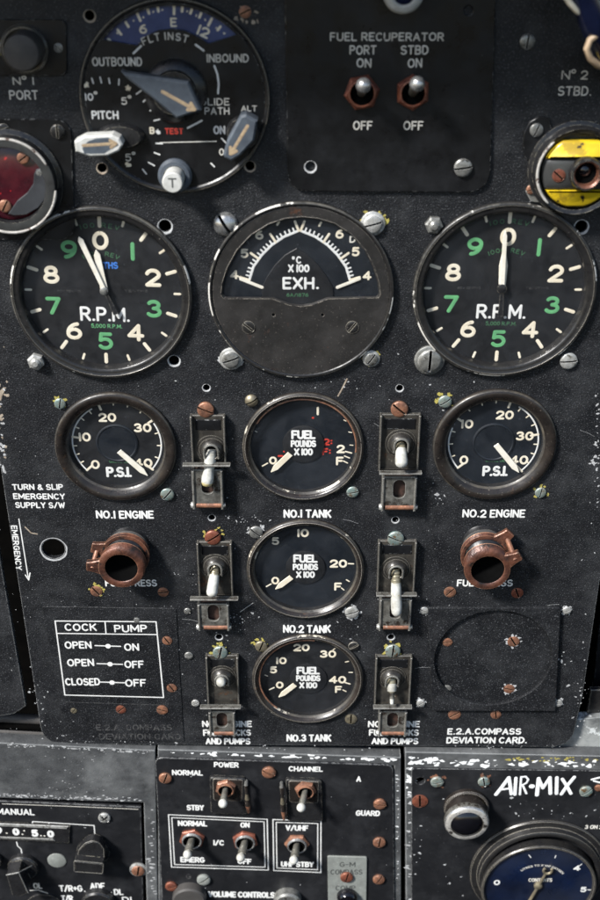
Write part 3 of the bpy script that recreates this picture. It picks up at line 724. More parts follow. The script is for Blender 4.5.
for a, b, q, qq in ((237, 65, 232, 74), (363, 68, 358, 77)): T.stroke([E(a, b, HS), E(qq-0, 60, HS)] if 0 else [E(a, b, HS), E(q, b+9, HS)], 1.0, HS+.03, 'cream_lume')
T.build('scale_marks', ex.o, smooth=False)
T = MB()
for t, a, b in (('4', 103, 224), ('5', 133, 160), ('6', 178, 105), ('6', 419, 102), ('5', 467, 155), ('4', 501, 227)):
    ptext(T, ex, t, 200+a/3, 200+b/3, 9.2, None, HS, 'cream_lume', .22)
for t, a, b in (('A', 138, 122), ('D', 458, 118)): ptext(T, ex, t, 200+a/3, 200+b/3, 7, None, HS, 'ghost_paint' if t == 'A' else 'white_faded', .2)
T.build('numerals', ex.o, smooth=False)
T = MB()
ptext(T, ex, 'o', 293.4, 259.5, 7, 3, HD, 'white_paint', .25); ptext(T, ex, 'C', 298.8, 260, 7.5, 5.5, HD, 'white_paint', .2)
ptext(T, ex, 'X 100', 298.8, 268.4, 8, 21.5, HD, 'white_paint', .21); ptext(T, ex, 'EXH.', 301, 283.2, 12.4, 37, HD, 'white_paint', .19)
ptext(T, ex, '6A/1876', 297.5, 295, 3.6, 22, HD, 'green_dim', .2)
T.build('lettering', ex.o, smooth=False)
mb = MB(); gp = [(cx+(a-cx)*.985, cy+(b-cy)*.98, hp-.9) for a, b in wl]; mb.add(gp, [tuple(range(n))], 'instrument_glass'); mb.build('glass', ex.o)
screw(ex, 248.3, 327.6, 6.6, hp, 'bezel_black', 'flat', -40); screw(ex, 352.3, 327.6, 6.6, hp, 'bezel_black', 'flat', 52)
screw(ex, 225, 226.5, 12.2, 0, 'steel', 'dome', -58); screw(ex, 373, 224.5, 9.3, 0, 'white_metal', 'pan', 15, mark='yellow_mark', washer='white_metal')
screw(ex, 230.7, 360, 8.8, 0, 'grey_metal', 'pan', 20, mark='chip', washer='white_metal'); screw(ex, 371.3, 359.4, 6.6, 0, 'grey_metal', 'pan', 55, mark='yellow_mark', washer='white_metal')

# ---- oil pressure gauges
def psi(r, cpx, cpy, ang, arcs_, labels, tip, base, boss):
    HDl = r.hd; c = L(r, cpx, cpy, HDl); Rs = r.Ri*.985
    T = MB()
    def A(a, q): x, y = pol(a, q); return (c[0]*.25+x, c[1]*.25+y)
    for a0, a1 in arcs_:
        T.stroke([A(a0+(a1-a0)*i/24, Rs*.93) for i in range(25)], .75, HDl+.03, 'white_paint')
    for k in range(4):
        for j in range(4):
            a = ang[k]+(ang[k+1]-ang[k])*j/4
            T.stroke([A(a, Rs*(.84 if j == 0 else .90)), A(a, Rs*.985)] if not any(x0-1 <= a <= x1+1 for x0, x1 in arcs_) else [A(a, Rs*(.78 if j == 0 else .85)), A(a, Rs*.93)],
                     1.2 if j == 0 else .7, HDl+.05, 'cream_lume')
    a = ang[4]; T.stroke([A(a, Rs*.76), A(a, Rs*.95)], 1.2, HDl+.05, 'cream_lume')
    T.build('scale_marks', r.o, smooth=False)
    T = MB()
    for t, x, y in labels: ptext(T, r, t, x, y, 9, None, HDl, 'cream_lume', .22)
    T.build('numerals', r.o, smooth=False)
    T = MB(); ptext(T, r, 'P.S.I.', boss[0]+2, boss[1]+29, 10.5, 26, HDl, 'white_paint', .22, gap=.22); ptext(T, r, 'GAUGE OIL', boss[0]+2, boss[1]+18.5, 3, 20, HDl, 'green_dim', .2)
    T.build('lettering', r.o, smooth=False)
    b = L(r, boss[0], boss[1], HDl); mb = MB()
    mb.lathe([(10.8, HDl), (10.7, HDl+.5), (10.2, HDl+.8), (9.8, HDl+.8), (9.4, HDl+.5), (.02, HDl+.5)], 'dial_blue', (b[0], b[1], 0), 48); mb.build('center_boss', r.o)
    mb = MB(); mb.prism([L(r, boss[0]-12, boss[1]+18, HDl), L(r, boss[0]-13, boss[1]+38, HDl), L(r, boss[0]+17, boss[1]+40, HDl), L(r, boss[0]+17, boss[1]+18, HDl)], HDl-.05, HDl+.02, r.dm, .01); mb.build('name_plate', r.o)
    needle(r, L(r, *base, HDl+1.4), L(r, *tip, HDl+1.4), 2.9, 3.1, HDl+1.4, tipl=4)
    glass(r)
p1 = ring_gauge('pressure_gauge', 'brown-rimmed round P.S.I. gauge above the lettering NO.1 ENGINE, pointer at 40', 'oil pressure gauges', 115.2, 449, 61, .80, 2.8, -2.8, 'bezel_brown', 'dial_black', 'dome')
p1.dm = 'dial_black'
psi(p1, 117, 443, (-133, -80, -19, 55, 131), ((-133, -30), (60, 131)), (('0', 95.3, 464.5), ('10', 84.5, 437), ('20', 107.2, 417.4), ('30', 142.5, 427.8), ('40', 143, 463)), (147.8, 475.5), (119, 451), (117, 443))
screw(p1, 59.5, 404.5, 5.6, 0, 'teal_metal', 'pan', 80, mark='yellow_mark'); screw(p1, 167, 495.5, 6.8, 0, 'teal_metal', 'pan', 50)
p2 = ring_gauge('pressure_gauge', 'brown-rimmed round P.S.I. gauge above the lettering NO.2 ENGINE, pointer at 40', 'oil pressure gauges', 495.2, 447, 62, .795, 2.8, -2.8, 'bezel_brown', 'dial_blue', 'dome')
p2.dm = 'dial_blue'
psi(p2, 493.5, 442.5, (-131, -55, 17, 79, 137), ((-131, -70), (30, 137)), (('0', 464, 460), ('10', 467.3, 424), ('20', 505, 415), ('30', 525, 436), ('40', 519, 460)), (519, 472.3), (496, 444.5), (493.5, 442))
screw(p2, 445.3, 402.6, 6.6, 0, 'teal_metal', 'pan', 35, mark='yellow_mark'); screw(p2, 541, 493.6, 5.6, 0, 'teal_metal', 'pan', 80, mark='yellow_mark')

# ---- fuel gauges
def fuel(r, cpx, cpy, words, base, tip, marks, ticks, rscale=1., rimc=None):
    h = r.hd; b = L(r, cpx, cpy, h); mb = MB()
    mb.lathe([(10.5, h), (10.5, h+.7), (10., h+.9), (.02, h+.9)], 'dial_black', (b[0], b[1], 0), 48); mb.build('center_boss', r.o)
    T = MB()
    for t, dy, hh, ww in words: ptext(T, r, t, cpx, cpy+dy, hh, ww, h+.9, 'white_paint', .23, gap=.24)
    T.build('lettering', r.o, smooth=False)
    T = MB()
    for t, x, y, hh, m in marks: ptext(T, r, t, x, y, hh, None, h, m, .23)
    T.build('numerals', r.o, smooth=False)
    T = MB()
    for (x, y, x2, y2, w) in ticks: pline(T, r, [(x, y), (x2, y2)], w, h, 'cream_lume')
    T.build('scale_marks', r.o, smooth=False)
    if rimc:
        T = MB(); q = r.Ri-.1; T.tube([(*pol(a, q), r.hf-1.9) for a in range(rimc[0], rimc[1], 4)], .42, 'copper', 8); T.build('rim_stripe', r.o)
    needle(r, L(r, *base, h+1.4), L(r, *tip, h+1.4), 3.0, 3.0, h+1.3, 'cream_lume', tipl=3.5)
    glass(r)
WD = [('FUEL', -9, 9, 24.5), ('POUNDS', 0, 7, 25.5), ('X 100', 8.2, 7.2, 19)]
f1 = ring_gauge('fuel_gauge', 'round fuel gauge with red marks and scale to 2, above the lettering NO.1 TANK', 'fuel tank gauges', 303.2, 449, 61, .875, 2.6, -2.6, 'bezel_brown', 'dial_blue', 'dome')
fuel(f1, 303.5, 443.7, WD, (290.3, 453.7), (271, 472), [('0', 273, 460.5, 8, 'cream_lume'), ('1', 317.8, 411, 8.6, 'cream_lume'), ('2', 340.7, 449, 8.6, 'cream_lume'), ('F', 339.8, 461, 8.6, 'cream_lume'),
     ('2:', 327.8, 442, 7, 'red_paint'), ('F:', 326.5, 451.6, 7, 'red_paint'), ('.', 313, 414.5, 9, 'red_paint'), ('-', 280.5, 456, 8, 'red_paint'), ('-', 286, 451.5, 8, 'red_paint')],
     [(262.5, 466, 267.5, 463.2, 1.5), (345.5, 451.5, 351.5, 453, 1.6), (344.5, 456, 349.5, 458, 1.3), (343.5, 461, 347.5, 463, 1.3), (350, 445, 353, 445.3, 1.), (348.8, 432, 351.8, 432.6, 1.), (344, 420, 346, 421, 1.), (255, 431, 257, 432, .9)], rimc=(-60, 100))
f2 = ring_gauge('fuel_gauge', 'round fuel gauge with scale to 20, middle of the centre column, above NO.2 TANK', 'fuel tank gauges', 305.5, 571.5, 59, .875, 2.6, -2.6, 'bezel_brown', 'dial_blue', 'dome')
fuel(f2, 305.5, 567, [(a, b*.93, c*.93, d*1.0) for a, b, c, d in WD], (291.5, 577), (275.5, 589), [('0', 275.3, 580.6, 7.6, 'cream_lume'), ('5', 275.3, 541, 7.6, 'cream_lume'), ('10', 303, 533, 8.2, 'cream_lume'), ('20', 338.5, 563.6, 8.2, 'cream_lume'), ('F', 338, 586.6, 8, 'cream_lume')],
     [(266.5, 586.5, 271, 584, 1.5), (348.5, 563.6, 353.5, 563.8, 1.5), (346.5, 579.8, 349.3, 581.4, 1.4), (341.5, 588, 344, 590, 1.2)])
f3 = ring_gauge('fuel_gauge', 'round fuel gauge with scale to 40, lowest of the middle column, above NO.3 TANK', 'fuel tank gauges', 307.7, 681.3, 55.8, .87, 2.6, -2.6, 'bezel_brown', 'dial_black', 'dome')
fuel(f3, 308.3, 678.3, [(a, b*.85, c*.86, d*.96) for a, b, c, d in WD], (295, 684.5), (278.7, 697), [('0', 279.7, 685, 7, 'cream_lume'), ('5', 273.3, 669.8, 7, 'cream_lume'), ('10', 281.3, 660.7, 7, 'cream_lume'), ('20', 301.5, 647.6, 7.4, 'cream_lume'), ('30', 328, 654, 7.4, 'cream_lume'), ('40', 337.6, 679.7, 7.4, 'cream_lume'), ('F', 338.5, 689.4, 7, 'cream_lume')],
     [(269.5, 689.6, 274, 687.6, 1.4), (265, 675, 267.5, 676, 1.1), (345.3, 682.6, 350, 684, 1.5), (343, 690, 346, 691.4, 1.2), (345.5, 662, 348.5, 661.4, 1.2), (349, 672.4, 352.5, 672.4, 1.2), (333, 650, 335, 648.5, 1.1)], rimc=(-140, 10))
screw(f1, 251.3, 402.5, 6.6, 0, 'brass', 'dome', 30); screw(f1, 352.7, 493, 6, 0, 'teal_metal', 'pan', 10)
screw(f2, 255.8, 533.4, 6.8, 0, 'grey_metal', 'pan', -40, mark='chip'); screw(f2, 352, 613.6, 7, 0, 'white_metal', 'pan', 20, mark='chip')
screw(f3, 261, 647.4, 6.2, 0, 'brass', 'pan', 70, mark='yellow_mark'); screw(f3, 353.8, 647.3, 5.4, 0, 'bezel_black', 'pan', 30); screw(f3, 351, 719.6, 6, 0, 'brass', 'flat', 88)

# ================================================================ GUARDED SWITCHES
def guarded(label, plate, barp, tab, roll, scr, dome, tip, tiph, kind, scrm):
    """plate (x0,x1,y0,y1) px; barp (x0,x1,y) px; tab (x0,x1,y0,y1) px; roll centre; screw centre; dome centre; lever tip"""
    r = thing('guarded_switch', label, 'switch', (plate[0]+plate[1])/2, plate[3], 0, 'switches with hinged metal guards')
    x0, y1 = L(r, plate[0], plate[2], 5); x1, y0 = L(r, plate[1], plate[3], 5)
    w = x1-x0
    mb = MB(); mb.box(x0+.2, x1-.2, y0, y1-.2, 0, 1.6, 'guard_metal', .3)
    # upper dark inset
    mb.build('mount_plate', r.o)
    mb = MB()
    for xa, xb in ((x0, x0+1.0), (x1-1.0, x1)):
        mb.prism(rpoly([(xa, y0+.5), (xb, y0+.5), (xb, y1), (xa, y1)], .3, 2), 0, 4.2, 'guard_metal', .3)
    mb.build('side_rail', r.o)
    mb = MB(); mb.box(x0+2.4, x1-2.4, y1-8.2, y1-2.6, 1.6, 2.0, 'panel_smooth', .15); mb.build('inset_panel', r.o)
    # domed collar
    dx, dy = L(r, dome[0], dome[1], 4); dr = 6.3
    mb = MB(); mb.lathe([(dr+1.6, 1.6), (dr+1.5, 2.2), (dr, 2.5), (dr-.5, 4.0), (dr-1.6, 5.2), (dr-2.2, 5.3), (dr-2.6, 4.8), (dr-2.9, 2.0, 'dark_hole'), (.02, 1.9, 'dark_hole')], 'guard_dome', (dx, dy, 0), 36)
    mb.build('collar', r.o)
    # slotted bow around the lever
    bx = 3.5; mb = MB()
    path = [(dx-bx, dy-3.5, 5.2), (dx-bx, dy+1.2, 6.6)]+[(dx+bx*cos(radians(t)), dy+1.2+bx*sin(radians(t)), 6.6) for t in range(160, 10, -20)]+[(dx+bx, dy+1.2, 6.6), (dx+bx, dy-3.5, 5.2)]
    mb.tube(path, .62, 'guard_light', 8); mb.build('guard_bow', r.o)
    # lever
    tx, ty = L(r, tip[0], tip[1], tiph); b = (dx, dy+.3, 2.4); t3 = (tx, ty, tiph)
    def lp(u): return tuple(b[k]+(t3[k]-b[k])*u for k in range(3))
    if kind == 'fat': rad = [2.0, 2.2, 2.6, 2.9, 3.15, 3.1, 2.6, 1.5, .3]; us = [0, .2, .25, .5, .75, .9, .98, 1.05, 1.08]; ms = ['lever_brass', 'lever_brass', 'lever_white', 'lever_white', 'lever_white', 'lever_white', 'lever_white', 'lever_white']
    elif kind == 'yellow': rad = [2.4, 2.7, 2.9, 3.0, 2.9, 2.5, 2.6, 3.1, 3.0, 2.3, .3]; us = [0, .15, .3, .42, .5, .56, .64, .8, .95, 1.04, 1.08]; ms = ['lever_white']*6+['lever_white', 'lever_white', 'lever_yellow', 'lever_yellow']
    elif kind == 'slim': rad = [2.6, 2.7, 2.6, 1.5, 1.2, 1.1, 1.0, .3]; us = [0, .2, .5, .56, .8, .95, 1.0, 1.02]; ms = ['lever_brass', 'lever_white', 'lever_brass', 'guard_light', 'lever_white', 'lever_white', 'lever_white']
    elif kind == 'stub': rad = [3.0, 3.0, 2.9, 2.7, 2.5, 2.2, 1.4, .3]; us = [0, .2, .45, .75, .9, .97, 1.02, 1.04]; ms = ['grey_metal']*3+['lever_white']*4
    else: rad = [2.2, 2.4, 2.6, 2.9, 3.0, 2.6, 1.5, .3]; us = [0, .12, .3, .6, .9, 1.0, 1.06, 1.08]; ms = ['lever_brass', 'lever_brass']+['lever_white']*5
    mb = MB(); mb.tube([lp(u) for u in us], rad, 'lever_white', 20, mats=ms); lv = mb.build('lever', r.o, 60)
    nk = MB(); us = [i*.04 for i in range(1, 10)]; nk.tube([lp(u) for u in us], [2.35+(.28 if i % 2 else 0) for i in range(9)], 'lever_brass' if kind in ('fat', 'plain', 'slim') else 'grey_metal', 18); nk.build('threaded_neck', lv, 20)
    # cross bar standing off the plate, with the slotted lower leaf under it
    bx0, by = L(r, barp[0], barp[2], 8); bx1, _ = L(r, barp[1], barp[2], 8)
    mb = MB(); mb.box(bx0, bx1, by-.42, by+.42, 5.0, 8.4, 'guard_light', .2); mb.build('cross_bar', r.o)
    tx0, ty1 = L(r, tab[0], tab[2], 5); tx1, ty0 = L(r, tab[1], tab[3], 5)
    mx_ = (tx0+tx1)/2; hw = 3.1; hc = (ty1+ty0)/2+1.8
    hole = [(mx_+hw*cos(radians(a)), hc+(2.4 if sin(radians(a)) > 0 else -2.2)+hw*sin(radians(a))) for a in range(0, 360, 15)]
    sheet('lower_leaf', r, rpoly([(tx0, ty0), (tx1, ty0), (tx1+.3, ty1+.6), (tx0-.3, ty1+.6)], [1.2, 1.2, .3, .3], 3), [hole], 3.6, 5.0, 'guard_light', .2)
    mb = MB(); mb.box(tx0+.6, tx1-.6, ty0+.8, ty1, 0, 2.0, 'inner_rust', .2); mb.build('inner_block', r.o)
    mb = MB()
    for xa, xb in ((tx0-1.1, tx0+.1), (tx1-.1, tx1+1.1)): mb.box(xa, xb, ty0-2.2, ty1+.4, 0, 6.0, 'guard_light', .35)
    mb.build('hinge_lug', r.o)
    cx, cy = L(r, roll[0], roll[1], 4.5); ml = MB(); q = (tx1-tx0)/2-.3; mr = 1.5
    ml.tube([(cx-q, ty0-.4, 4.3), (cx+q, ty0-.4, 4.3)], mr, 'copper', 16); ml.build('hinge_roll', r.o)
    mm = MB(); mm.tube([(tx0-2.2, ty0-.4, 4.3), (tx0-1.0, ty0-.4, 4.3)], [1.5, 1.9], 'white_metal', 14); mm.tube([(tx1+1.0, ty0-.4, 4.3), (tx1+2.0, ty0-.4, 4.3)], [1.7, 1.3], 'grey_metal', 14); mm.build('hinge_pin', r.o)
    screw(r, scr[0], scr[1], scr[2], .3, scrm, 'pan', mark=scr[3] if len(scr) > 3 else None)
    return r
guarded('hinged-guard switch left of the NO.1 TANK gauge, white lever with yellow-stained tip', (189.5, 226.3, 418, 467), (182.5, 230, 466), (193.5, 221.5, 471, 505), (209, 504), (205.4, 411, 8.4), (211.5, 451), (206.8, 484), 7, 'yellow', 'copper')
guarded('hinged-guard switch right of the NO.1 TANK gauge, fat white lever lying over the bar', (380.5, 418.5, 417, 473), (379.5, 422, 474), (384.5, 413.5, 478, 507), (399.7, 507), (399.7, 410.3, 8.6), (401, 445), (401.6, 466), 11, 'fat', 'copper')
guarded('hinged-guard switch left of the NO.2 TANK gauge, white lever leaning down-left', (196.2, 233.3, 545, 599), (190, 238, 600), (199.5, 227.5, 605, 627), (216.6, 626.4), (212.6, 539, 8.2, 'yellow_mark'), (215.3, 568.5), (211.6, 595), 11.5, 'plain', 'red_copper')
guarded('hinged-guard switch right of the NO.2 TANK gauge, white lever reaching far below its bar', (378.6, 414.5, 544, 595), (376.5, 416.8, 596), (382, 408.5, 600, 627), (396.4, 626.4), (396, 540, 8.2), (396, 571), (396.6, 613), 10, 'plain', 'teal_metal')
guarded('hinged-guard switch left of the NO.3 TANK gauge, short white lever pointing straight out', (205.3, 239.6, 659, 708), (200, 240.5, 708.6), (210.5, 233.5, 712.5, 733), (224.6, 732), (220, 654, 7.4, 'yellow_mark'), (222, 679), (220.6, 683.6), 12, 'stub', 'teal_metal')
guarded('hinged-guard switch right of the NO.3 TANK gauge, slender two-step lever pointing down', (376, 410, 659.5, 708), (373.5, 412, 708.6), (381, 404, 712.5, 733), (393, 732), (393, 652.5, 7.6, 'yellow_mark'), (392, 680), (392, 704), 9, 'slim', 'teal_metal')

# ================================================================ RUSTY CLAMP BOSSES
def boss(label, front, back, lug_f, lug_b, hole_r, rr_, lift=12.5):
    r = thing('clamp_socket', label, 'socket', back[0], back[1], 0, 'rusty clamp sockets')
    fx, fy = L(r, front[0], front[1], lift); sc_ = shor(front[0], front[1], lift)
    R = rr_/sc_; Rh = hole_r/sc_; ax = (0, 0)
    ax = L(r, back[0], back[1], lift*.3)
    mb = MB(); n = 40
    # dark threaded barrel, open at the front
    rows = [(R*.98, -3, ), (R*.98, 2), (R*1.0, 3), (R*.93, 4), (R*.93, lift-4)]
    def ring(rad, h):
        t = max(0, h)/lift; cx_, cy_ = ax[0]+(fx-ax[0])*t, ax[1]+(fy-ax[1])*t
        return [(cx_+rad*cos(2*pi*i/n), cy_+rad*sin(2*pi*i/n), h) for i in range(n)]
    def skin(mb, rows):
        b = len(mb.v)
        for q in rows: mb.v += ring(q[0], q[1])
        for k in range(len(rows)-1):
            kk = mb.mid(rows[k+1][2])
            for i in range(n): mb.f.append((b+k*n+i, b+k*n+(i+1) % n, b+(k+1)*n+(i+1) % n, b+(k+1)*n+i)); mb.mi.append(kk)
    skin(mb, [(R*.90, .1, 'black_plastic'), (R*.90, 1.5, 'black_plastic'), (R*.94, 2.2, 'black_plastic'), (R*.86, 3, 'grey_knob'), (R*.94, 3.8, 'grey_knob'), (R*.86, 4.6, 'grey_knob'), (R*.94, 5.4, 'grey_knob'), (R*.86, 6.2, 'black_plastic'), (R*.9, lift-2.5, 'black_plastic'),
              (R*.8, lift-2, 'black_plastic')])
    mb.build('barrel', r.o)
    mb = MB(); skin(mb, [(R*1.0, 4.4, 'boss_copper'), (R*1.06, 4.4, 'boss_copper'), (R*1.08, 6.2, 'boss_copper'), (R*1.0, 6.4, 'boss_copper'), (R*.93, 6.4, 'boss_copper')])
    def lug(mb, tip, rad, h0, h1, cen_h, wd):
        t = cen_h/lift; c = (ax[0]+(fx-ax[0])*t, ax[1]+(fy-ax[1])*t); tp = L(r, tip[0], tip[1], h1)
        dx, dy = tp[0]-c[0], tp[1]-c[1]; l = math.hypot(dx, dy); u = (dx/l, dy/l); nn = (-u[1], u[0])
        q = lambda a, b: (c[0]+u[0]*a+nn[0]*b, c[1]+u[1]*a+nn[1]*b)
        mb.prism(rpoly([q(rad*.86, -wd*.95), q(l*.86, -wd*.6), q(l, -wd*.55), q(l, wd*.55), q(l*.86, wd*.6), q(rad*.86, wd*.95)], .7, 3), h0, h1, 'boss_copper', .4)
    lug(mb, lug_b, R, 4.2, 6.3, 5.3, R*.45); mb.build('rear_clamp', r.o)
    mb = MB()
    skin(mb, [(R*.9, lift-3.6, 'boss_copper'), (R*1.02, lift-3.6, 'boss_copper'), (R*1.05, lift-.9, 'boss_copper'), (R*1.0, lift-.2, 'boss_copper'), (R*.9, lift, 'boss_copper'), (Rh*1.10, lift, 'boss_copper'), (Rh*1.02, lift-.2, 'boss_copper'), (Rh, lift-.6, 'boss_copper'),
              (Rh*.97, lift-3, 'dark_hole'), (Rh*.93, lift-8, 'dark_hole'), (.02, lift-8, 'dark_hole')])
    lug(mb, lug_f, R, lift-3.2, lift-.35, lift, R*.42); mb.build('front_clamp', r.o)
    # clamp bolt between the two lugs
    a = L(r, lug_f[0], lug_f[1], lift-2); b = L(r, lug_b[0], lug_b[1], 5); s_ = .82
    c1 = (fx+(a[0]-fx)*s_, fy+(a[1]-fy)*s_, lift-1); c0 = (ax[0]+(b[0]-ax[0])*s_, ax[1]+(b[1]-ax[1])*s_, 4)
    mb = MB(); mb.tube([c0, c1], 1.4, 'copper', 12); mb.build('clamp_bolt', r.o)
    return r
boss('rusty copper clamp ring socket below the NO.1 ENGINE gauge, lug turned left', (121, 569), (128, 548), (86, 567), (91, 548), 16.3, 22.5)
boss('rusty copper clamp ring socket below the NO.2 ENGINE gauge, lug turned up-right', (488, 571), (483, 546), (521, 556), (511, 533), 16.6, 22.5)

# ================================================================ COMPASS CARD HOLDER (right) 
ch = thing('card_holder', 'square black card holder with a large round recess on the right, above DEVIATION CARD lettering', 'holder', 494, 711)
q4 = [L(ch, a, b, 2.4) for a, b in ((428, 608), (561, 608), (555.5, 711), (432.5, 711))]
c0 = L(ch, 493.5, 659, 2.4); sheet('holder_plate', ch, rpoly(q4, 1.2, 3), [circle(c0[0], c0[1], 59/shor(493, 659, 2.4), 72)], .05, 2.4, 'panel_plain', .3)
mb = MB(); x, y = L(ch, 493.5, 659, .4); mb.disc(x, y, 59/shor(493, 659, 1.2)+1, .35, 'panel_plain', 72); mb.build('recess_floor', ch.o)
for a, b, q, m in ((447.6, 642.6, 4.8, 'copper'), (513.6, 642, 6, 'copper'), (447, 689, 4.2, 'grey_metal'), (509.4, 689.4, 5.4, 'copper')): screw(ch, a, b, q, .35, m, 'flat', mark='chip' if a > 500 else None)
for a, b in ((424.5, 611.4), (567.3, 611.4), (421, 704), (558.6, 704)): screw(ch, a, b, 4.4, 0, 'white_metal', 'pan', mark='chip')

# ================================================================ FUEL RECUPERATOR PLATE
fp = thing('switch_plate', 'black raised plate lettered FUEL RECUPERATOR holding two toggle switches', 'plate', 388, 193)
HR = 1.6
q4 = [L(fp, a, b, HR) for a, b in ((284, -40), (497, -40), (490, 192.5), (288, 191))]
holes = [circle(*L(fp, a, b, HR), q/shor(a, b, HR), 20) for a, b, q in ((310.5, 166.5, 5), (468.5, 10.5, 4.6))]
sheet('plate', fp, rpoly(q4, [0, 0, 11, 9]), holes, .1, HR, 'panel_smooth', .35)
hole_rim(fp, 310.5, 166.5, 5, HR, 'chip')
T = MB()
for t, x, y, w, hh in (('FUEL RECUPERATOR', 387, 36.8, 114, 8.6), ('PORT', 363, 50, 27, 9.4), ('STBD', 414.6, 50, 28, 9.4), ('ON', 364, 63, 15, 9.4), ('ON', 415, 63, 14.5, 9.4), ('OFF', 362.8, 125.6, 19.5, 9.2), ('OFF', 413.5, 125.6, 20, 9.2)):
    ptext(T, fp, t, x, y, hh, w, HR, 'white_faded', .16, jit=.02)
T.build('lettering', fp.o, smooth=False)
screw(fp, 463.5, 168.5, 9, HR, 'grey_metal', 'pan', 8)
def toggle(label, group, nut, rn, ball, hb, h0, nutm, rball, tipm='steel', ph=0, sub='hex'):
    r = thing('toggle_switch', label, 'switch', nut[0], nut[1], h0+2, group); r.c = (r.c[0], r.c[1], h0); r.o.location.y = -h0*S
    R = rn/shor(nut[0], nut[1], h0+2)
    mb = MB(); mb.lathe([(R*1.04, 0), (R*1.04, 1.2), (R*.98, 1.8), (R*.88, 2.2), (R*.80, 2.2), (R*.78, 1.4)], nutm, (0, 0, 0), 6, ph=radians(ph)); mb.build('nut', r.o, 30)
    mb = MB(); mb.lathe([(R*.80, 0), (R*.80, 3.0), (R*.77, 3.5), (R*.70, 3.6), (R*.66, 3.0), (R*.56, 1.0, 'dark_hole'), (.02, .9, 'dark_hole')], nutm if sub == 'hex' else 'steel', n=36); mb.build('collar', r.o)
    bx, by = L(r, ball[0], ball[1], h0+hb); t = (bx, by, hb); b = (0, 0, .8)
    def lp(u): return tuple(b[k]+(t[k]-b[k])*u for k in range(3))
    mb = MB(); mb.tube([lp(u) for u in (0, .45, .62, .78)], [R*.26, R*.30, R*.33, R*.33], 'lever_steel', 16)
    mb.tube([lp(.72)]+[tuple(t[k]+(t[k]-lp(.8)[k])/max(.01, math.dist(t, lp(.8)))*rball*s_ for k in range(3)) for s_ in (-.97, -.8, -.5, -.15, .25, .6, .85, .97, 1.0)],
            [R*.28]+[rball*sqrt(max(.004, 1-s_*s_)) for s_ in (-.9, -.8, -.5, -.15, .25, .6, .85, .97, 1.0)], tipm, 20); mb.build('lever', r.o, 60)
    return r
toggle('toggle switch with red-copper nut above the left OFF of the fuel recuperator plate', 'fuel recuperator toggles', (362, 93), 17.6, (363.5, 85.5), 15, HR, 'red_copper', 3.3, ph=10)
toggle('toggle switch with chipped copper nut above the right OFF of the fuel recuperator plate', 'fuel recuperator toggles', (413, 93), 17.2, (417.3, 84), 15, HR, 'red_copper', 3.3, ph=32)

# ================================================================ NAVIGATION SELECTOR (top left dial)
ns = thing('navigation_selector', 'large round black selector dial with blue compass window and lettering OUTBOUND, INBOUND, PITCH', 'instrument', 174.5, 99, 4)
ns.o.location.y = 0; ns.c = (ns.c[0], ns.c[1], 0.)
R = 95.5/shor(174.5, 99, 4); HN = 3.2
mb = MB(); mb.lathe([(R, 0), (R, 3.2), (R-.4, 3.9), (R-1.1, 4.0), (R-1.7, 3.8), (R-2.2, HN), (R-2.6, HN-.3)], 'bezel_black', n=96); mb.build('bezel', ns.o)
def D(a, b, h=HN): return L(ns, 75+a/3, b/3, h)
# face with the window cut away at the top
win = [(400, 131), (372, 112), (330, 92), (290, 86), (250, 91), (212, 108), (186, 136)]
wn = [D(a, b) for a, b in win]+[pol(a, R-3.4) for a in range(-50, 50, 4)]
sheet('face_plate', ns, circle(0, 0, R-2.2, 96), [wn], HN-1.0, HN, 'panel_smooth', .15)
mb = MB(); mb.disc(0, 0, R-2.6, 1.0, 'compass_blue', 80); mb.build('compass_card', ns.o)
T = MB()
for a, b, c_, d_ in ((100, 118, 115, 132), (128, 90, 138, 103), (152, 67, 160, 80), (186, 40, 196, 62), (218, 28, 222, 40), (248, 22, 250, 34), (297, 17, 297, 42), (322, 22, 321, 34), (350, 29, 346, 40), (410, 56, 400, 76), (378, 40, 373, 52), (436, 80, 428, 90), (468, 112, 455, 124)):
    T.stroke([D(a, b, 1), D(c_, d_, 1)], 1.1, 1.03, 'cream_lume')
for a, b in ((126, 99), (175, 62), (205, 52), (235, 36), (262, 30), (336, 34), (364, 47), (390, 60), (424, 84), (448, 100)): x, y = D(a, b, 1); T.blob(x, y, .5, 1.03, 'cream_lume')
ptext(T, ns, '6', 143, 29, 9.6, None, 1, 'cream_lume', .2); ptext(T, ns, 'E', 173.5, 22.3, 9.4, None, 1, 'cream_lume', .2)
x, y = D(385, 95, 1); text(T, '12', x, y, 4.4, 1.03, 'cream_lume', .2, rot=radians(-24))
T.build('compass_marks', ns.o, smooth=False)
T = MB()
for t, x, y, w, hh, m, sw_ in (('OUTBOUND', 117, 61.7, 50, 9, 'white_faded', .15), ('INBOUND', 227.7, 58.2, 42, 8.6, 'white_faded', .15), ('PITCH', 105, 115, 27, 8.6, 'white_paint', .18), ('10', 89, 97, 8.5, 7.5, 'white_paint', .18), ('5', 124, 101, 6, 7.5, 'white_faded', .16),
                          ('5', 128, 157.5, 6, 7.5, 'white_faded', .15), ('GLIDE', 214.5, 101.8, 30, 7.4, 'white_faded', .15), ('PATH', 217, 111, 25, 7.4, 'white_faded', .15), ('ON', 219.3, 130, 12, 8.6, 'white_paint', .19), ('TEST', 174, 131.2, 18.5, 6.2, 'red_paint', .2), ('ALT', 249, 108.5, 16, 6, 'white_faded', .18), ('B', 152, 130.5, 5, 7, 'cream_lume', .2), ('OFF', 226, 152, 14, 7, 'white_faded', .17)):
    ptext(T, ns, t, x, y, hh, w, HN, m, sw_)
for x, y in ((95.5, 94.5), (129.5, 98.5), (133.5, 155)): ptext(T, ns, 'o', x, y, 7, 4, HN, 'white_faded', .2)
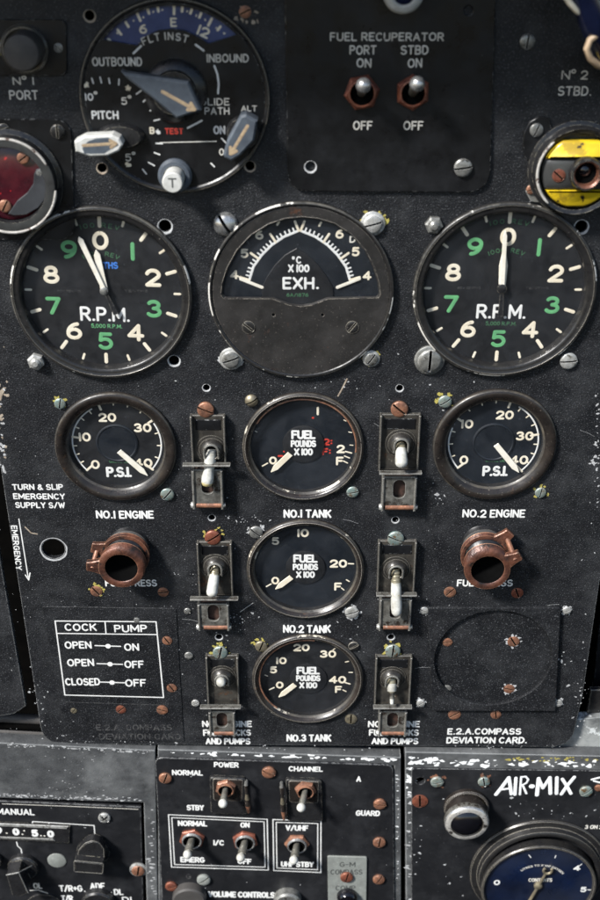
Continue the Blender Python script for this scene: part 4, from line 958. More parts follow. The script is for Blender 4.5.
text_arc(T, 'FLT INST', *D(288, 300), 26.4, -3, 3.2, HN+.03, 'white_faded', .15, kx=.88, gap=.48)
for a, b, c_, d_ in ((50, 235, 55, 250), (75, 232, 79, 248), (101, 235, 104, 250), (132, 238, 131, 254), (184, 282, 198, 272), (205, 305, 216, 295), (225, 332, 241, 326), (237, 362, 254, 358), (243, 430, 262, 431), (238, 458, 254, 464), (220, 487, 238, 497), (203, 508, 214, 522), (440, 415, 452, 428), (408, 490, 418, 500), (175, 160, 198, 138), (362, 134, 386, 152), (338, 384, 380, 362)):
    T.stroke([D(a, b), D(c_, d_)], .6 if c_-a < 20 else .8, HN+.04, 'white_paint')
T.stroke([D(a, b) for a, b in ((418, 198), (427, 222), (431, 250), (429, 280))], .8, HN+.04, 'white_paint')
T.stroke([D(255, 428), D(424, 424)], .4, HN+.04, 'white_faded')
for a, b, m in ((35, 255, 'cream_lume'), (159, 264, 'cream_lume'), (159, 495, 'cream_lume'), (249, 396, 'white_paint')): x, y = D(a, b); T.blob(x, y, 1.35, HN+.05, m, n=16)
T.build('lettering', ns.o, smooth=False)
def arrow(mb, r, p0, p1, h, w):
    a, b = L(r, *p0, h), L(r, *p1, h); dx, dy = b[0]-a[0], b[1]-a[1]; l = math.hypot(dx, dy); u = (dx/l, dy/l); n_ = (-u[1], u[0])
    mb.stroke([a, b], w, h-r.c[2]+.03, 'arrow_tan')
    for s_ in (-1, 1): mb.stroke([b, (b[0]-u[0]*2.4+s_*n_[0]*1.5, b[1]-u[1]*2.4+s_*n_[1]*1.5)], w, h-r.c[2]+.05, 'arrow_tan')
# main pointer knob
HK = 13
mb = MB(); x, y = D(300, 275, 5); mb.lathe([(13.5, HN), (13.5, HN+1.5), (12.5, 6.0), (9.5, 7.0), (9.0, 9.0), (.02, 9.0)], 'black_plastic', (x, y, 0), 40); mb.build('knob_base', ns.o)
mb = MB(); kp = [D(a, b, HK) for a, b in ((137, 214), (150, 219), (340, 246), (360, 290), (379, 332), (305, 356), (238, 300), (150, 232))]
mb.prism(kp, 7.2, HK, 'knob_blue_grey', .9); k1 = mb.build('pointer_knob', ns.o, smooth=False)
T = MB(); arrow(T, ns, (75+262/3, 275/3), (75+358/3, 328/3), HK, 1.5); x, y = D(141, 226, HK-2); T.build('knob_arrow', k1, smooth=False)
# left blade knob with white worn edge
mb = MB(); x, y = L(ns, 121, 136, 4); mb.lathe([(5.6, HN), (5.5, 4.6), (4.6, 7), (.02, 7.2)], 'black_plastic', (x, y, 0), 40, ex=1.9); mb.build('knob_base', ns.o)
HL = 15
mb = MB(); kp = [L(ns, a, b, HL) for a, b in ((74, 141.5), (84, 136.5), (112, 135), (119, 138.5), (122.5, 145), (119, 151), (108, 156), (90, 157), (75.5, 152))]
mb.prism(kp, 6.8, HL, 'knob_white', .7, 'knob_white'); k2 = mb.build('pointer_knob', ns.o, smooth=False)
T = MB(); T.prism([L(ns, a, b, HL) for a, b in ((82, 148), (88, 141), (96, 138.2), (108, 137.5), (114, 141), (119, 145), (110, 149.5), (104, 153.5), (92, 153.8), (84, 153.5))], HL-.1, HL+.12, 'knob_blue_grey', .08); T.build('worn_patch', k2, smooth=False)
T = MB(); arrow(T, ns, (83, 145.5), (116, 143.5), HL+.12, 1.3); T.build('knob_arrow', k2, smooth=False)
# right blade knob
mb = MB(); x, y = L(ns, 243, 133, 4); mb.lathe([(7.5, HN), (7.3, 5.2), (6.6, 6.5), (.02, 6.6)], 'black_plastic', (x, y, 0), 36); mb.build('knob_base', ns.o)
mb = MB(); kp = [L(ns, a, b, HL) for a, b in ((240.5, 116), (246, 114.7), (257.5, 121), (254, 141), (240, 156), (231, 161.5), (224.5, 158), (223, 155), (227, 141))]
mb.prism(kp, 6.2, HL, 'knob_blue_grey', .9); k3 = mb.build('pointer_knob', ns.o, smooth=False)
T = MB(); arrow(T, ns, (247.5, 126), (230.5, 154), HL, 1.4); T.build('knob_arrow', k3, smooth=False)
# push button lettered T
mb = MB(); x, y = L(ns, 175, 175.5, 4); mb.lathe([(7.6, 0), (7.6, 5.0), (6.6, 6.2), (5.0, 6.4), (4.9, 4.8, 'dark_hole'), (4.7, 4.8, 'dark_hole')], 'knob_blue_grey', (x, y, 0), 36); mb.build('button_collar', ns.o)
x2, y2 = L(ns, 172.3, 183, 16); mb = MB(); mb.tube([(x, y, 4), (x2, y2, 15.2), (x2, y2, 16)], [4.6, 4.6, 4.1], 'knob_white', 32); bt = mb.build('push_button', ns.o, 30)
T = MB(); text(T, 'T', x2, y2, 4.4, 16.05, 'tag_ink', .16, asp=1.1); T.build('button_letter', bt, smooth=False)

# ================================================================ TOP LEFT: knob plate and red lamp
kp_ = thing('round_knob', 'plain grey round knob on a black plate above the lettering PORT', 'knob', 20, 56)
q4 = [L(kp_, a, b, 1.2) for a, b in ((-40, 19.5), (66, 19.5), (67, 76), (-40, 76))]; mb = MB(); mb.prism(rpoly(q4, [0, 3.5, 3.5, 0]), 0, 1.2, 'panel_smooth', .25); mb.build('back_plate', kp_.o)
mb = MB(); x, y = L(kp_, 23.5, 50, 3); mb.lathe([(10.2, 1.2), (10.2, 2.4), (9.5, 3), (8.8, 3), (8.6, 1.5)], 'bezel_black', (x, y, 0), 40); mb.build('collar', kp_.o)
mb = MB(); x, y = L(kp_, 21, 53, 15); mb.lathe([(7.6, 1.2), (7.6, 14), (7.1, 14.8), (6.6, 15), (.02, 15.1)], 'grey_knob', (x, y, 0), 40); mb.build('knob_cap', kp_.o)
screw(kp_, 58, 48, 4.4, 1.2, 'grey_metal', 'flat'); screw(kp_, -1, 48, 5, 1.2, 'white_metal', 'pan', mark='yellow_mark')
wl_ = thing('warning_lamp', 'large round dark red lamp with a grey crescent shutter at the left edge', 'lamp', 8, 186)
q4 = [L(wl_, a, b, 1) for a, b in ((-60, 119), (71, 119), (75, 240), (-60, 240))]; mb = MB(); mb.prism(rpoly(q4, [0, 8, 8, 0]), 0, 1, 'panel_smooth', .25); mb.build('back_plate', wl_.o)
hh = 9.; x, y = L(wl_, 7, 186, hh); R = 48/shor(7, 186, hh)
mb = MB(); mb.lathe([(R+2.5, 1), (R+2.2, 2.2), (R, 3), (R, hh-1), (R-.3, hh-.2, 'ring_grey'), (R-1.0, hh, 'ring_grey'), (R-4.2, hh-.2, 'ring_grey'), (R-4.6, hh-1.2, 'black_plastic'), (R-5, hh-2.4)], 'black_plastic', (x, y, 0), 80); mb.build('housing_ring', wl_.o)
mb = MB()      # chipped white rim: two arcs
for a0, a1, q in ((-20, 66, R-.7), (96, 200, R+.05)):
    path = [(x+q*sin(radians(t)), y+q*cos(radians(t)), hh-.1) for t in range(a0, a1+1, 4)]; mb.tube(path, [.4]+[.6]*(len(path)-2)+[.25], 'rim_white', 8)
mb.build('white_rim', wl_.o)
mb = MB(); mb.lathe([(R-4.4, 3), (R-5, 5.2), (R-8, 6.0), (R-14, 6.4), (.02, 6.5)], 'red_lens', (x, y, 0), 60, jit=.004); mb.build('lens', wl_.o)
mb = MB(); ol = [(36, 169.5), (42, 168.5), (48, 172), (49.5, 184), (46, 198), (38, 208), (26, 214.5), (14, 215.5), (8, 214), (17, 201), (27, 193), (33, 184), (34, 174)]
mb.prism([L(wl_, a, b, 8) for a, b in ol], 6.7, 8, 'blade_grey', .25); bl = mb.build('shutter', wl_.o, smooth=False)
screw(wl_, 22.7, 158.4, 6.2, 6.2, 'copper', 'pan', 35); screw(wl_, 4.4, 206.7, 6.4, 6.2, 'copper', 'pan', 60); screw(wl_, 38.7, 173, 2.8, 8, 'grey_metal', 'flat')
screw(wl_, 57, 132, 7, 1, 'bezel_black', 'pan', 90); screw(wl_, 3, 130, 6, 1, 'bezel_black', 'pan', 20)

# ================================================================ TOP RIGHT: yellow banded handle
yh = thing('fire_handle', 'round handle with two bright yellow bands at the right edge below STBD. lettering', 'handle', 590, 174)
hh = 10.; x, y = L(yh, 579, 173, hh); R = 42.5/shor(579, 173, hh)
mb = MB(); mb.lathe([(R+2.6, 0), (R+2.4, 2.4), (R+.6, 3), (R+.6, hh-1.6), (R+.1, hh-.8), (R-1.6, hh-1.6), (R-2.2, 3.6), (.02, 3.5)], 'black_plastic', (x, y, 0), 80); mb.build('housing', yh.o)
mb = MB(); path = [(x+(R-.5)*sin(radians(t)), y+(R-.5)*cos(radians(t)), hh) for t in range(222, 322, 4)]; mb.tube(path, [.3]+[.6]*(len(path)-2)+[.3], 'rim_white', 8); mb.build('chipped_rim', yh.o)
def band(name, y0, y1, m, z1):
    mb = MB(); rr = R-2.9; pts = []
    lo, hi = L(yh, 590, y1, z1)[1]-y, L(yh, 590, y0, z1)[1]-y
    for i in range(13):
        yy = lo+(hi-lo)*i/12; pts.append((x-sqrt(max(1, rr*rr-yy*yy)), y+yy))
    for i in range(12, -1, -1):
        yy = lo+(hi-lo)*i/12; pts.append((x+sqrt(max(1, rr*rr-yy*yy)), y+yy))
    mb.prism(pts, 4, z1, m, .9); return mb.build(name, yh.o, 60)
band('yellow_band', 141.5, 158.8, 'yellow_paint', 9.6); band('grey_band', 159.6, 190, 'ring_grey', 9.0); band('yellow_band', 190.8, 207, 'yellow_paint', 9.6)
mb = MB(); cx, cy = L(yh, 587.3, 175, 13); q = 17/shor(587, 174, 13); mb.lathe([(q, 8.8), (q, 12), (q-.6, 13), (q-1.4, 13.1), (q-2.2, 12.4, 'boss_copper'), (q-2.6, 9.5, 'boss_copper'), (q-3.2, 9.3, 'dark_hole'), (.02, 9.2, 'dark_hole')], 'black_plastic', (cx, cy, 0), 40)
mb.lathe([(3.0, 9.3), (2.4, 10), (1.4, 10.6), (.02, 10.8)], 'black_gloss', (cx-.5, cy+1.2, 0), 20); mb.build('centre_socket', yh.o)
screw(yh, 559, 175.8, 6.6, 9, 'red_copper', 'flat', -40)
mb = MB(); mb.prism([L(yh, a, b, 1.5) for a, b in ((523, 150), (524, 133), (530, 122), (540, 116), (550, 118), (552, 128), (541, 142), (534, 160), (527, 160))], 0, 1.5, 'panel_smooth', .3); mb.build('bracket', yh.o)
screw(yh, 537, 130.5, 6.6, 1.5, 'grey_metal', 'pan', 70); mb = MB(); mb.prism([L(yh, a, b, 1.5) for a, b in ((526, 192), (530, 184), (536, 186), (543, 197), (542, 203), (531, 202))], 0, 1.3, 'grey_metal', .3); mb.build('bracket', yh.o)
screw(yh, 531.5, 190, 4.8, 1.3, 'copper', 'pan', 20)

# ================================================================ things hanging near the lens at the top edge
bc = thing('glossy_button', 'blurred white-rimmed dome cut off by the top edge above FUEL RECUPERATOR', 'button', 403, -8, 1.6)
x, y = L(bc, 404, -7, 14); mb = MB(); mb.lathe([(8.5, 0), (8.5, 10), (8.2, 11.5), (7.0, 12.8), (5.4, 13.2), (4.6, 12.6)], 'knob_white', (x, y, 0), 40); mb.build('rim', bc.o)
mb = MB(); mb.lathe([(4.9, 11.5), (4.4, 12.8), (2.6, 13.8), (.02, 14.1)], 'blue_gloss', (x, y, 0), 30); mb.build('lens', bc.o)
pc = thing('cable_clip', 'dark glossy blue cable with a tan loop clip in the top right corner', 'cable', 592, 20, 0)
def Q(a, b, h): x, y = L(pc, a, b, h); return (x, y, h)
mb = MB(); mb.tube([Q(572, -40, 30), Q(584, -8, 30), Q(594, 20, 28), Q(604, 44, 22), Q(618, 66, 10), Q(628, 84, .5)], 6.2, 'blue_gloss', 20); mb.build('cable', pc.o)
mb = MB(); mb.tube([Q(562, -8, 34), Q(570, 3, 34), Q(577, 11, 33), Q(579, 14, 33)], [1.0, 1.2, 1.1, .5], 'cream_lume', 10); mb.build('pale_strip', pc.o)
mb = MB(); lp_ = [Q(a, b, h) for a, b, h in ((612, 30, 24), (600, 33, 30), (590, 40, 31), (587, 49, 31), (590, 58, 30), (598, 65, 29), (612, 70, 24))]; mb.tube(lp_, 1.4, 'tan_cord', 10); mb.build('loop', pc.o)

# ================================================================ NEIGHBOURING PANELS
sp = thing('console', 'dark blue-black neighbouring panel beyond the slanting gap at the lower left edge', 'panel', 5, 640, -2)
def poly(r, pts, z1, th, m, rad=0, name='plate', bev=.4):
    q = rpoly([L(r, a, b, z1) for a, b in pts], rad) if rad else [L(r, a, b, z1) for a, b in pts]
    mb = MB(); mb.prism(q, z1-th-r.c[2], z1-r.c[2], m, bev); return mb.build(name, r.o, 40)
poly(sp, ((-70, 470), (-13, 470), (0.5, 560), (24.5, 697), (26, 706), (14, 714), (-70, 728)), -2, 2.5, 'panel_paint')
sc2 = thing('cross_member', 'dark brownish ribbed bar seen through the gap below the left neighbouring panel', 'bar', 25, 725, -12)
mb = MB()
for k in range(4): a = L3(sc2, -40, 715+k*7, -12); b = L3(sc2, 90, 722+k*7, -12); mb.tube([a, b], 3.0, 'backing' if k % 2 else 'grey_knob', 12)
mb.build('rib', sc2.o)
rp = thing('side_rail_bracket', 'worn light grey metal shelf beyond the rounded lower right corner of the main panel', 'bracket', 590, 735, -6)
poly(rp, ((545, 722), (640, 714), (640, 760), (540, 758)), -5, 6, 'worn_shelf')
poly(rp, ((591, 690), (640, 690), (640, 718), (586, 722)), -9, 3, 'bezel_black', name='back_flange')
rp2 = thing('console', 'narrow black vertical panel strip seen past the right edge of the main panel', 'panel', 620, 640, -25)
poly(rp2, ((606, 560), (680, 560), (680, 700), (592, 700)), -25, 2, 'panel_smooth')

# ================================================================ LOWER LEFT RADIO CONTROLLER
HF = 3.0      # frame height
lf = thing('metal_surround', 'dusty grey metal console frame with worn white upper edge across the lower left', 'frame', 80, 770, 0)
fr_out = [L(lf, a, b, HF) for a, b in ((-60, 740), (155, 750.5), (158, 925), (-60, 925))]
fr_hole = [L(lf, a, b, HF) for a, b in ((-55, 796), (0, 798), (143.5, 803), (147, 915), (-55, 915))]
sheet('frame_plate', lf, rpoly(fr_out, [0, .8, 0, 0], 3), [fr_hole], -6, HF, 'frame_paint', .7)
rc = thing('radio_controller', 'black radio control panel with frequency digits and lettering MANUAL, ADF and DL', 'panel', 70, 850, 0)
HC = 1.2
poly(rc, ((-50, 799), (0, 801), (141, 807), (143.5, 912), (-50, 912)), HC, 4, 'radio_paint', .8, 'face_plate')
T = MB()
ptext(T, rc, 'MANUAL', 15.5, 811.8, 6.2, 38, HC, 'white_paint', .19, rot=radians(-2))
pline(T, rc, [(32.4, 824), (32.4, 821.5), (94, 825.5), (95, 837)], 1.1, HC, 'white_paint'); pline(T, rc, [(48.8, 822.6), (48.8, 825)], 1., HC, 'white_paint')
pline(T, rc, [(16.5, 842), (17.5, 846), (21, 849), (22, 855)], 1.1, HC, 'white_paint')
pline(T, rc, [(-5, 806.0), (60, 808.5), (138, 812.5)][:0] or [(2, 803.8), (70, 806.3), (138, 809.3)], .7, HC, 'white_faded')
for t, x, y, w, hh in (('T/R+G', 70.7, 888.4, 23.5, 6.4), ('ADF', 97.3, 886.2, 15, 6.6), ('DL', 118.5, 892, 9.5, 6), ('T/R', 67, 898.5, 12, 6.4), ('DL', 129, 899.5, 14, 5.4), ('OL', 37.5, 885.8, 9, 6)):
    ptext(T, rc, t, x, y, hh, w, HC, 'white_paint' if x > 50 else 'white_faded', .18)
pline(T, rc, [(84.5, 891), (87, 893.5)], 1., HC, 'white_paint'); pline(T, rc, [(109.5, 895), (111.5, 892.5)], 1., HC, 'white_paint'); pline(T, rc, [(97.5, 890.5), (97.5, 894)], .8, HC, 'white_faded')
pline(T, rc, [(30, 890.5), (38, 890), (47, 893), (55, 899)], 1.0, HC, 'white_faded')
T.build('lettering', rc.o, smooth=False)
# counter window
wx = thing('x', 'x', 'x', 0, 0); bpy.data.objects.remove(wx.o)
mb = MB(); HW = HC+1.4
q = [L(rc, a, b, HW) for a, b in ((-40, 821.5), (69.8, 826.5), (69.3, 843.5), (-40, 838.5))]; mb.prism(q, HC, HW, 'black_plastic', .3)
q = [L(rc, a, b, HW+.5) for a, b in ((-40, 822.2), (68, 826.6), (66.5, 829), (-40, 824.6))]; mb.prism(q, HW, HW+.5, 'white_metal', .12)
q = [L(rc, a, b, HW+.5) for a, b in ((-40, 835.6), (53, 839.2), (55, 841), (-40, 837.4))]; mb.prism(q, HW, HW+.5, 'grey_metal', .12)
fw = mb.build('frequency_window', rc.o, smooth=False)
T = MB()
for t, x, y in (('9', -1.5, 830.5), ('0', 15.8, 831.8), ('5', 34.6, 833.2), ('0', 50.5, 834)): ptext(T, rc, t, x, y, 7.2, 7, HW, 'white_paint', .28)
for x, y in ((6.2, 833.5), (22, 834.6), (23.6, 831), (40.5, 836), (44, 836.2)): ptext(T, rc, '.', x, y-3, 7, 1.2, HW, 'white_faded', .2)
T.build('digits', fw, smooth=False)
# wedge knobs
def wedge(px, py, pts, h, base_r, capm='black_plastic', name='selector_knob', ridge=None):
    mb = MB(); x, y = L(rc, px, py, 4); mb.lathe([(base_r, HC), (base_r, HC+3), (base_r-1, HC+4), (.02, HC+4.1)], 'black_plastic', (x, y, 0), 40)
    q = [L(rc, a, b, h) for a, b in pts]; mb.prism(rpoly(q, 1.0, 3), HC+3.6, h, capm, .6); return mb.build(name, rc.o, 30)
wedge(23, 868, ((6, 875), (18.5, 872.5), (28, 893), (19, 897.5), (12, 896)), 15, 9.6)
mb = MB(); T = [L(rc, a, b, 15.1) for a, b in ((6, 875), (18.5, 872.5), (28, 893))]; mb.tube([(a, b, 15.0) for a, b in T], .3, 'grey_metal', 8)
a = L3(rc, 18.5, 872.5, 15); b = L3(rc, 32, 865.5, 5); mb.tube([a, b], .35, 'grey_metal', 8); mb.build('knob_edge', rc.o)
# D shaped knob
mb = MB(); x, y = L(rc, 93, 853, 3); mb.lathe([(10.5, HC), (10.3, HC+1.5), (9.6, HC+2), (.02, HC+2.1)], 'black_plastic', (x, y, 0), 40)
q = [L(rc, a, b, 9) for a, b in ((76.5, 860), (79, 850), (85, 843.5), (92, 841), (99, 843), (103.5, 849), (104, 862))]; mb.prism(rpoly(q, 1.2, 3), HC+1.8, 9, 'black_plastic', .7)
q = [L(rc, a, b, 14) for a, b in ((74, 861), (103.3, 864), (102.5, 874), (74, 872))]; mb.prism(rpoly(q, 1.2, 3), 7, 14, 'black_plastic', .7); k = mb.build('selector_knob', rc.o, 30)
mb = MB(); q = [L(rc, a, b, 14) for a, b in ((74, 861), (103.3, 864), (102.5, 874), (74, 872))]; pp = [(a, b, 13.6) for a, b in rpoly(q, 1.2, 3)]; mb.tube(pp+[pp[0]], .32, 'guard_metal', 8)
q = [L(rc, a, b, 9) for a, b in ((76.5, 860), (79, 850), (85, 843.5), (92, 841), (99, 843), (103.5, 849), (104, 862))]; mb.tube([(a, b, 8.7) for a, b in rpoly(q, 1.2, 3)], .3, 'guard_metal', 8); mb.build('knob_edge', rc.o)
mb = MB(); x, y = L(rc, 98, 903, 4); mb.lathe([(10.5, HC), (10.4, 5), (9.5, 6), (.02, 6)], 'black_plastic', (x, y, 0), 40); mb.build('selector_knob', rc.o)
mb = MB(); x, y = L(rc, 45, 908, 2); mb.lathe([(12.5, HC), (12.4, 2.2), (11.5, 2.6), (.02, 2.7)], 'black_plastic', (x, y, 0), 40); mb.build('selector_knob', rc.o)
mb = MB(); x, y = L(rc, 56.6, 861.3, HC+.8); mb.lathe([(5.9, HC), (5.7, HC+.5), (4.8, HC+.8), (.02, HC+1.0)], 'tag_green', (x, y, 0), 36); mb.build('blank_button', rc.o)
mb = MB(); x, y = L(rc, 0, 862, HC+4); mb.lathe([(5, HC), (5, HC+4), (.02, HC+4.2)], 'black_plastic', (x-4.5, y, 0), 30); mb.build('selector_knob', rc.o)
screw(rc, 104, 819.3, 6, HC, 'white_metal', 'phillips'); screw(rc, 138, 871.5, 6.6, HC, 'copper', 'pan', 80, washer='white_metal')

# ================================================================ MIDDLE COMMUNICATION PANEL
cf = thing('metal_surround', 'scuffed metal console frame with bare bright top edge around the POWER and CHANNEL panel', 'frame', 280, 760, 0)
fo = [L(cf, a, b, HF) for a, b in ((158.5, 749.5), (400.8, 757.5), (401, 925), (158.5, 925))]
fo[0] = L(cf, 157.5, 749.5, HF)
fh = [L(cf, a, b, HF) for a, b in ((160, 762), (394, 766), (395, 918), (164, 918))]
sheet('frame_plate', cf, fo, [fh], -6, HF, 'frame_paint', .7)
cp = thing('communication_panel', 'black panel lettered POWER, CHANNEL and VOLUME CONTROLS with white double-line boxes', 'panel', 275, 830, 0)
HM = 4.2
poly(cp, ((154.8, 757.5), (393.5, 765), (395, 925), (163, 925)), HM, 3, 'radio_paint', 5, 'face_plate')
T = MB()
for t, x, y, w, hh in (('POWER', 226.3, 764.8, 25, 5.4), ('NORMAL', 187.4, 772.8, 31, 5.4), ('STBY', 195.3, 807.7, 17.5, 5.6), ('NORMAL', 192.5, 823.4, 29.5, 5.6), ('ON', 245, 825, 9.5, 5.4), ('I/C', 218.8, 842.8, 11, 5.4), ('EMERG', 192.5, 859.8, 24.5, 5.6), ('OFF', 244.5, 861.4, 14, 5.4),
                        ('VOLUME CONTROLS', 241.5, 894.6, 67, 6), ('CHANNEL', 305.8, 769, 34.5, 5.2), ('A', 358.8, 779, 5, 5.6), ('GUARD', 368, 813.2, 24.5, 5.6), ('V/UHF', 297, 828, 23, 5.6), ('UHF STBY', 297.4, 864.4, 33, 5.4)):
    ptext(T, cp, t, x, y, hh, w, HM, 'white_paint', .22, rot=radians(-1.3), jit=.02)
for bx in (((168.5, 814.7), (267.2, 819.3), (268.3, 870), (171.5, 867)), ((273, 819.5), (321, 821), (320.8, 872.5), (273.8, 870.5))):
    cx_ = sum(p[0] for p in bx)/4; cy_ = sum(p[1] for p in bx)/4
    pline(T, cp, list(bx)+[bx[0]], 1.1, HM, 'white_paint')
    hw = (bx[1][0]-bx[0][0])/2
    pline(T, cp, [(cx_+(a-cx_)*(1-3.2/hw), cy_+(b-cy_)*(1-2.6/25)) for a, b in list(bx)+[bx[0]]], 1.0, HM, 'white_paint')
T.build('lettering', cp.o, smooth=False)
T = MB(); ptext(T, cp, 'G', 188.5, 876.5, 5, 5, HM, 'ghost_paint', .16); x, y = L(cp, 221, 853, HM)
for i in range(26):
    a, b = random.uniform(160, 390), random.uniform(762, 898); x, y = L(cp, a, b, HM); T.blob(x, y, random.uniform(.1, .4), HM+.02, 'chip', el=1.6, n=7, ang=random.random()*3)
props(T.build('paint_chips', cp.o, smooth=False), kind='stuff')
for a, b, q, m in ((165, 779.7, 6.4, 'copper'), (268.8, 774, 7, 'copper'), (171, 888, 6, 'red_copper'), (380, 805.7, 6.4, 'copper'), (379.5, 844, 6.4, 'copper'), (379, 881, 6, 'copper')): screw(cp, a, b, q, HM, m, 'pan')
screw(cp, 203.5, 881.6, 6.8, HM, 'tag_green', 'pan', 40)
for a, b, q, m in ((189, 902, 17, 'grey_knob'), (287.5, 905, 14, 'grey_metal')):
    mb = MB(); x, y = L(cp, a, b, HM+6); qq = q/shor(a, b, HM+6); mb.lathe([(qq, HM), (qq, HM+5), (qq-1, HM+6), (.02, HM+6.1)], m, (x, y, 0), 36); mb.build('volume_knob', cp.o)
# guarded toggles on raised brackets
def br(px0, px1, py0, py1, side):
    q = [L(cp, a, b, HM+2.2) for a, b in ((px0, py0), (px1, py0+1.5), (px1+1, py1), (px0+1, py1-1))]
    mb = MB(); mb.prism(rpoly(q, 2.2, 4), HM, HM+2.2, 'black_plastic', .5)
    y1_ = py0+24; qq = [L(cp, a, b, HM+2.6) for a, b in ((px0+3, py0+1.5), (px1-3, py0+2.5), (px1-4, y1_), (px0+4, y1_-1))]; mb.prism(rpoly(qq, 1.5, 3), HM+2.1, HM+2.6, 'bezel_brown', .2)
    mb.build('switch_bracket', cp.o)
    sx = px1+1 if side > 0 else px0-3
    mb = MB(); a = L3(cp, sx-1, py0+8, HM+5); b = L3(cp, sx+1.5, py1-3, HM+4)
    m_ = tuple((a[k]+b[k])/2 for k in range(3))
    mb.tube([(a[0], a[1], HM+1), a, (a[0]*.7+b[0]*.3, a[1]*.7+b[1]*.3, HM+5), m_, (a[0]*.3+b[0]*.7, a[1]*.3+b[1]*.7, HM+5), b, (b[0], b[1], HM+.5)], [1.0, 1.2, .8, 1.5, 1.6, .8, .6], 'bezel_brown', 12, mats=['grey_metal', 'bezel_brown', 'brass', 'bezel_brown', 'copper', 'copper']); mb.build('guard_link', cp.o)
br(209.5, 246, 777.5, 815, 1); br(285.5, 322, 779.5, 822, -1)
GT = 'toggle switches on the communication panel'
toggle('toggle switch below the word POWER on a black bracket', GT, (225.6, 789.5), 10.4, (222.8, 803.5), 12, HM+2.5, 'copper', 2.7, 'lever_white', 20)
toggle('toggle switch below the word CHANNEL on a black bracket', GT, (305.5, 791.5), 10.6, (301.2, 807.5), 12, HM+2.5, 'copper', 2.7, 'lever_white', 50)
toggle('toggle switch between NORMAL and EMERG in the wide white box', GT, (191.8, 840.5), 12.6, (187.4, 854.5), 13, HM, 'red_copper', 2.7, 'lever_white', 15, 'r')
toggle('toggle switch over the lettering OFF in the wide white box', GT, (245, 842.5), 12.6, (240.8, 857.5), 13, HM, 'red_copper', 2.7, 'lever_white', 40, 'r')
toggle('toggle switch between V/UHF and UHF STBY in the narrow white box', GT, (297, 845.5), 12.2, (293.8, 860), 13, HM, 'copper', 2.7, 'lever_white', 0, 'r')
tg = thing('compass_tag', 'grey-green metal tag lettered G-M COMPASS COMP held by a copper screw', 'tag', 347, 878, HM)
poly(tg, ((327.5, 856.5), (367, 857.5), (366, 925), (328.5, 925)), HM+1.1, 1.0, 'tag_green', 1.2, 'plate', .2)
T = MB()
for t, x, y, w, hh in (('G-M', 347.5, 864.5, 16, 5), ('COMPASS', 346.5, 872, 32, 5), ('COMP', 345.5, 888, 20, 5)): ptext(T, tg, t, x, y, hh, w, HM+1.1, 'tag_ink', .16)
T.build('lettering', tg.o, smooth=False)
screw(tg, 346.8, 879, 6.4, HM+1.1, 'red_copper', 'pan')
mb = MB(); x, y = L(tg, 347.5, 902, HM+6); mb.lathe([(6.6, 1.1), (6.4, 4), (5, 6), (3, 6.6), (.02, 6.8)], 'black_gloss', (x, y, 0), 36); mb.build('knob', tg.o)

# ================================================================ RIGHT OXYGEN PANEL
of = thing('metal_surround', 'heavily chipped console frame with flaking white paint around the AIR MIX panel', 'frame', 520, 760, 0)
fo = [L(of, a, b, HF) for a, b in ((405, 752), (640, 757), (640, 925), (406, 925))]
fh = [L(of, a, b, HF) for a, b in ((412.5, 770), (640-6, 773), (634, 918), (412.5, 918))]
sheet('frame_plate', of, rpoly(fo, [1.2, 0, 0, 0], 3), [fh], -6, HF, 'frame_paint', .7)
CH = MB()
def fchips(x0, x1, y0, y1, n, s0, s1, m, h):
    for i in range(n):
        a, b = random.uniform(x0, x1), random.uniform(y0, y1); x, y = L(of, a, b, h)
        CH.blob(x, y, random.uniform(s0, s1)*random.random()**.4, h+.02+i*.0007, m, el=random.uniform(.9, 2.4), n=8, ang=random.uniform(-.3, .3))
fchips(409, 436, 757, 764, 40, .5, 2.0, 'hand_paint', HF); fchips(436, 596, 760, 767, 60, .3, 2.0, 'hand_paint', HF); fchips(500, 596, 757, 761, 40, .4, 1.3, 'yellow_mark', HF)
fchips(407, 412, 768, 905, 24, .2, 2.0, 'chip', HF); fchips(407, 412, 768, 795, 16, .5, 2., 'hand_paint', HF)
props(CH.build('flaking_paint', of.o, smooth=False), kind='stuff')
CH = MB()
fc = cf
def f2chips(r, x0, y0, x1, y1, n, s0, s1, sp_=1.2, m='hand_paint'):
    for i in range(n):
        t = random.random(); a, b = x0+(x1-x0)*t+random.gauss(0, sp_), y0+(y1-y0)*t+random.gauss(0, sp_); x, y = L(r, a, b, HF)
        CH.blob(x, y, random.uniform(s0, s1)*random.random()**.4, HF+.02+i*.0007, m, el=random.uniform(1.2, 3), n=8, ang=random.uniform(-.2, .2))
f2chips(cf, 205, 754, 392, 760, 45, .3, 1.6, .8); f2chips(cf, 165, 752, 215, 754.5, 14, .3, .9, .7); f2chips(cf, 397.5, 770, 397.5, 900, 30, .2, .8, .6); props(CH.build('bare_edge', cf.o, smooth=False), kind='stuff')
CH = MB(); f2chips(lf, 0, 744.5, 150, 752.5, 60, .2, .9, 1., 'chip'); f2chips(lf, 0, 795, 143, 800, 150, .2, .8, 1., 'chip'); f2chips(lf, 151, 810, 153, 900, 40, .3, 1.1, 2, 'chip'); f2chips(lf, 75, 770, 80, 775, 90, .1, .35, 25, 'chip'); props(CH.build('bare_edge', lf.o, smooth=False), kind='stuff')
op = thing('oxygen_regulator', 'black plate with hand painted white words AIR-MIX beside a blue dial', 'regulator', 510, 840, 0)
HO = 4.0
q4 = rpoly([L(op, a, b, HO) for a, b in ((411.5, 768.5), (645, 771.5), (645, 925), (411.5, 925))], [2.2, 0, 0, 0])
sheet('face_plate', op, q4, [circle(*L(op, 420.3, 781, HO), 4.6/shor(420, 781, HO), 22)], HO-3, HO, 'radio_paint', .4)
T = MB()
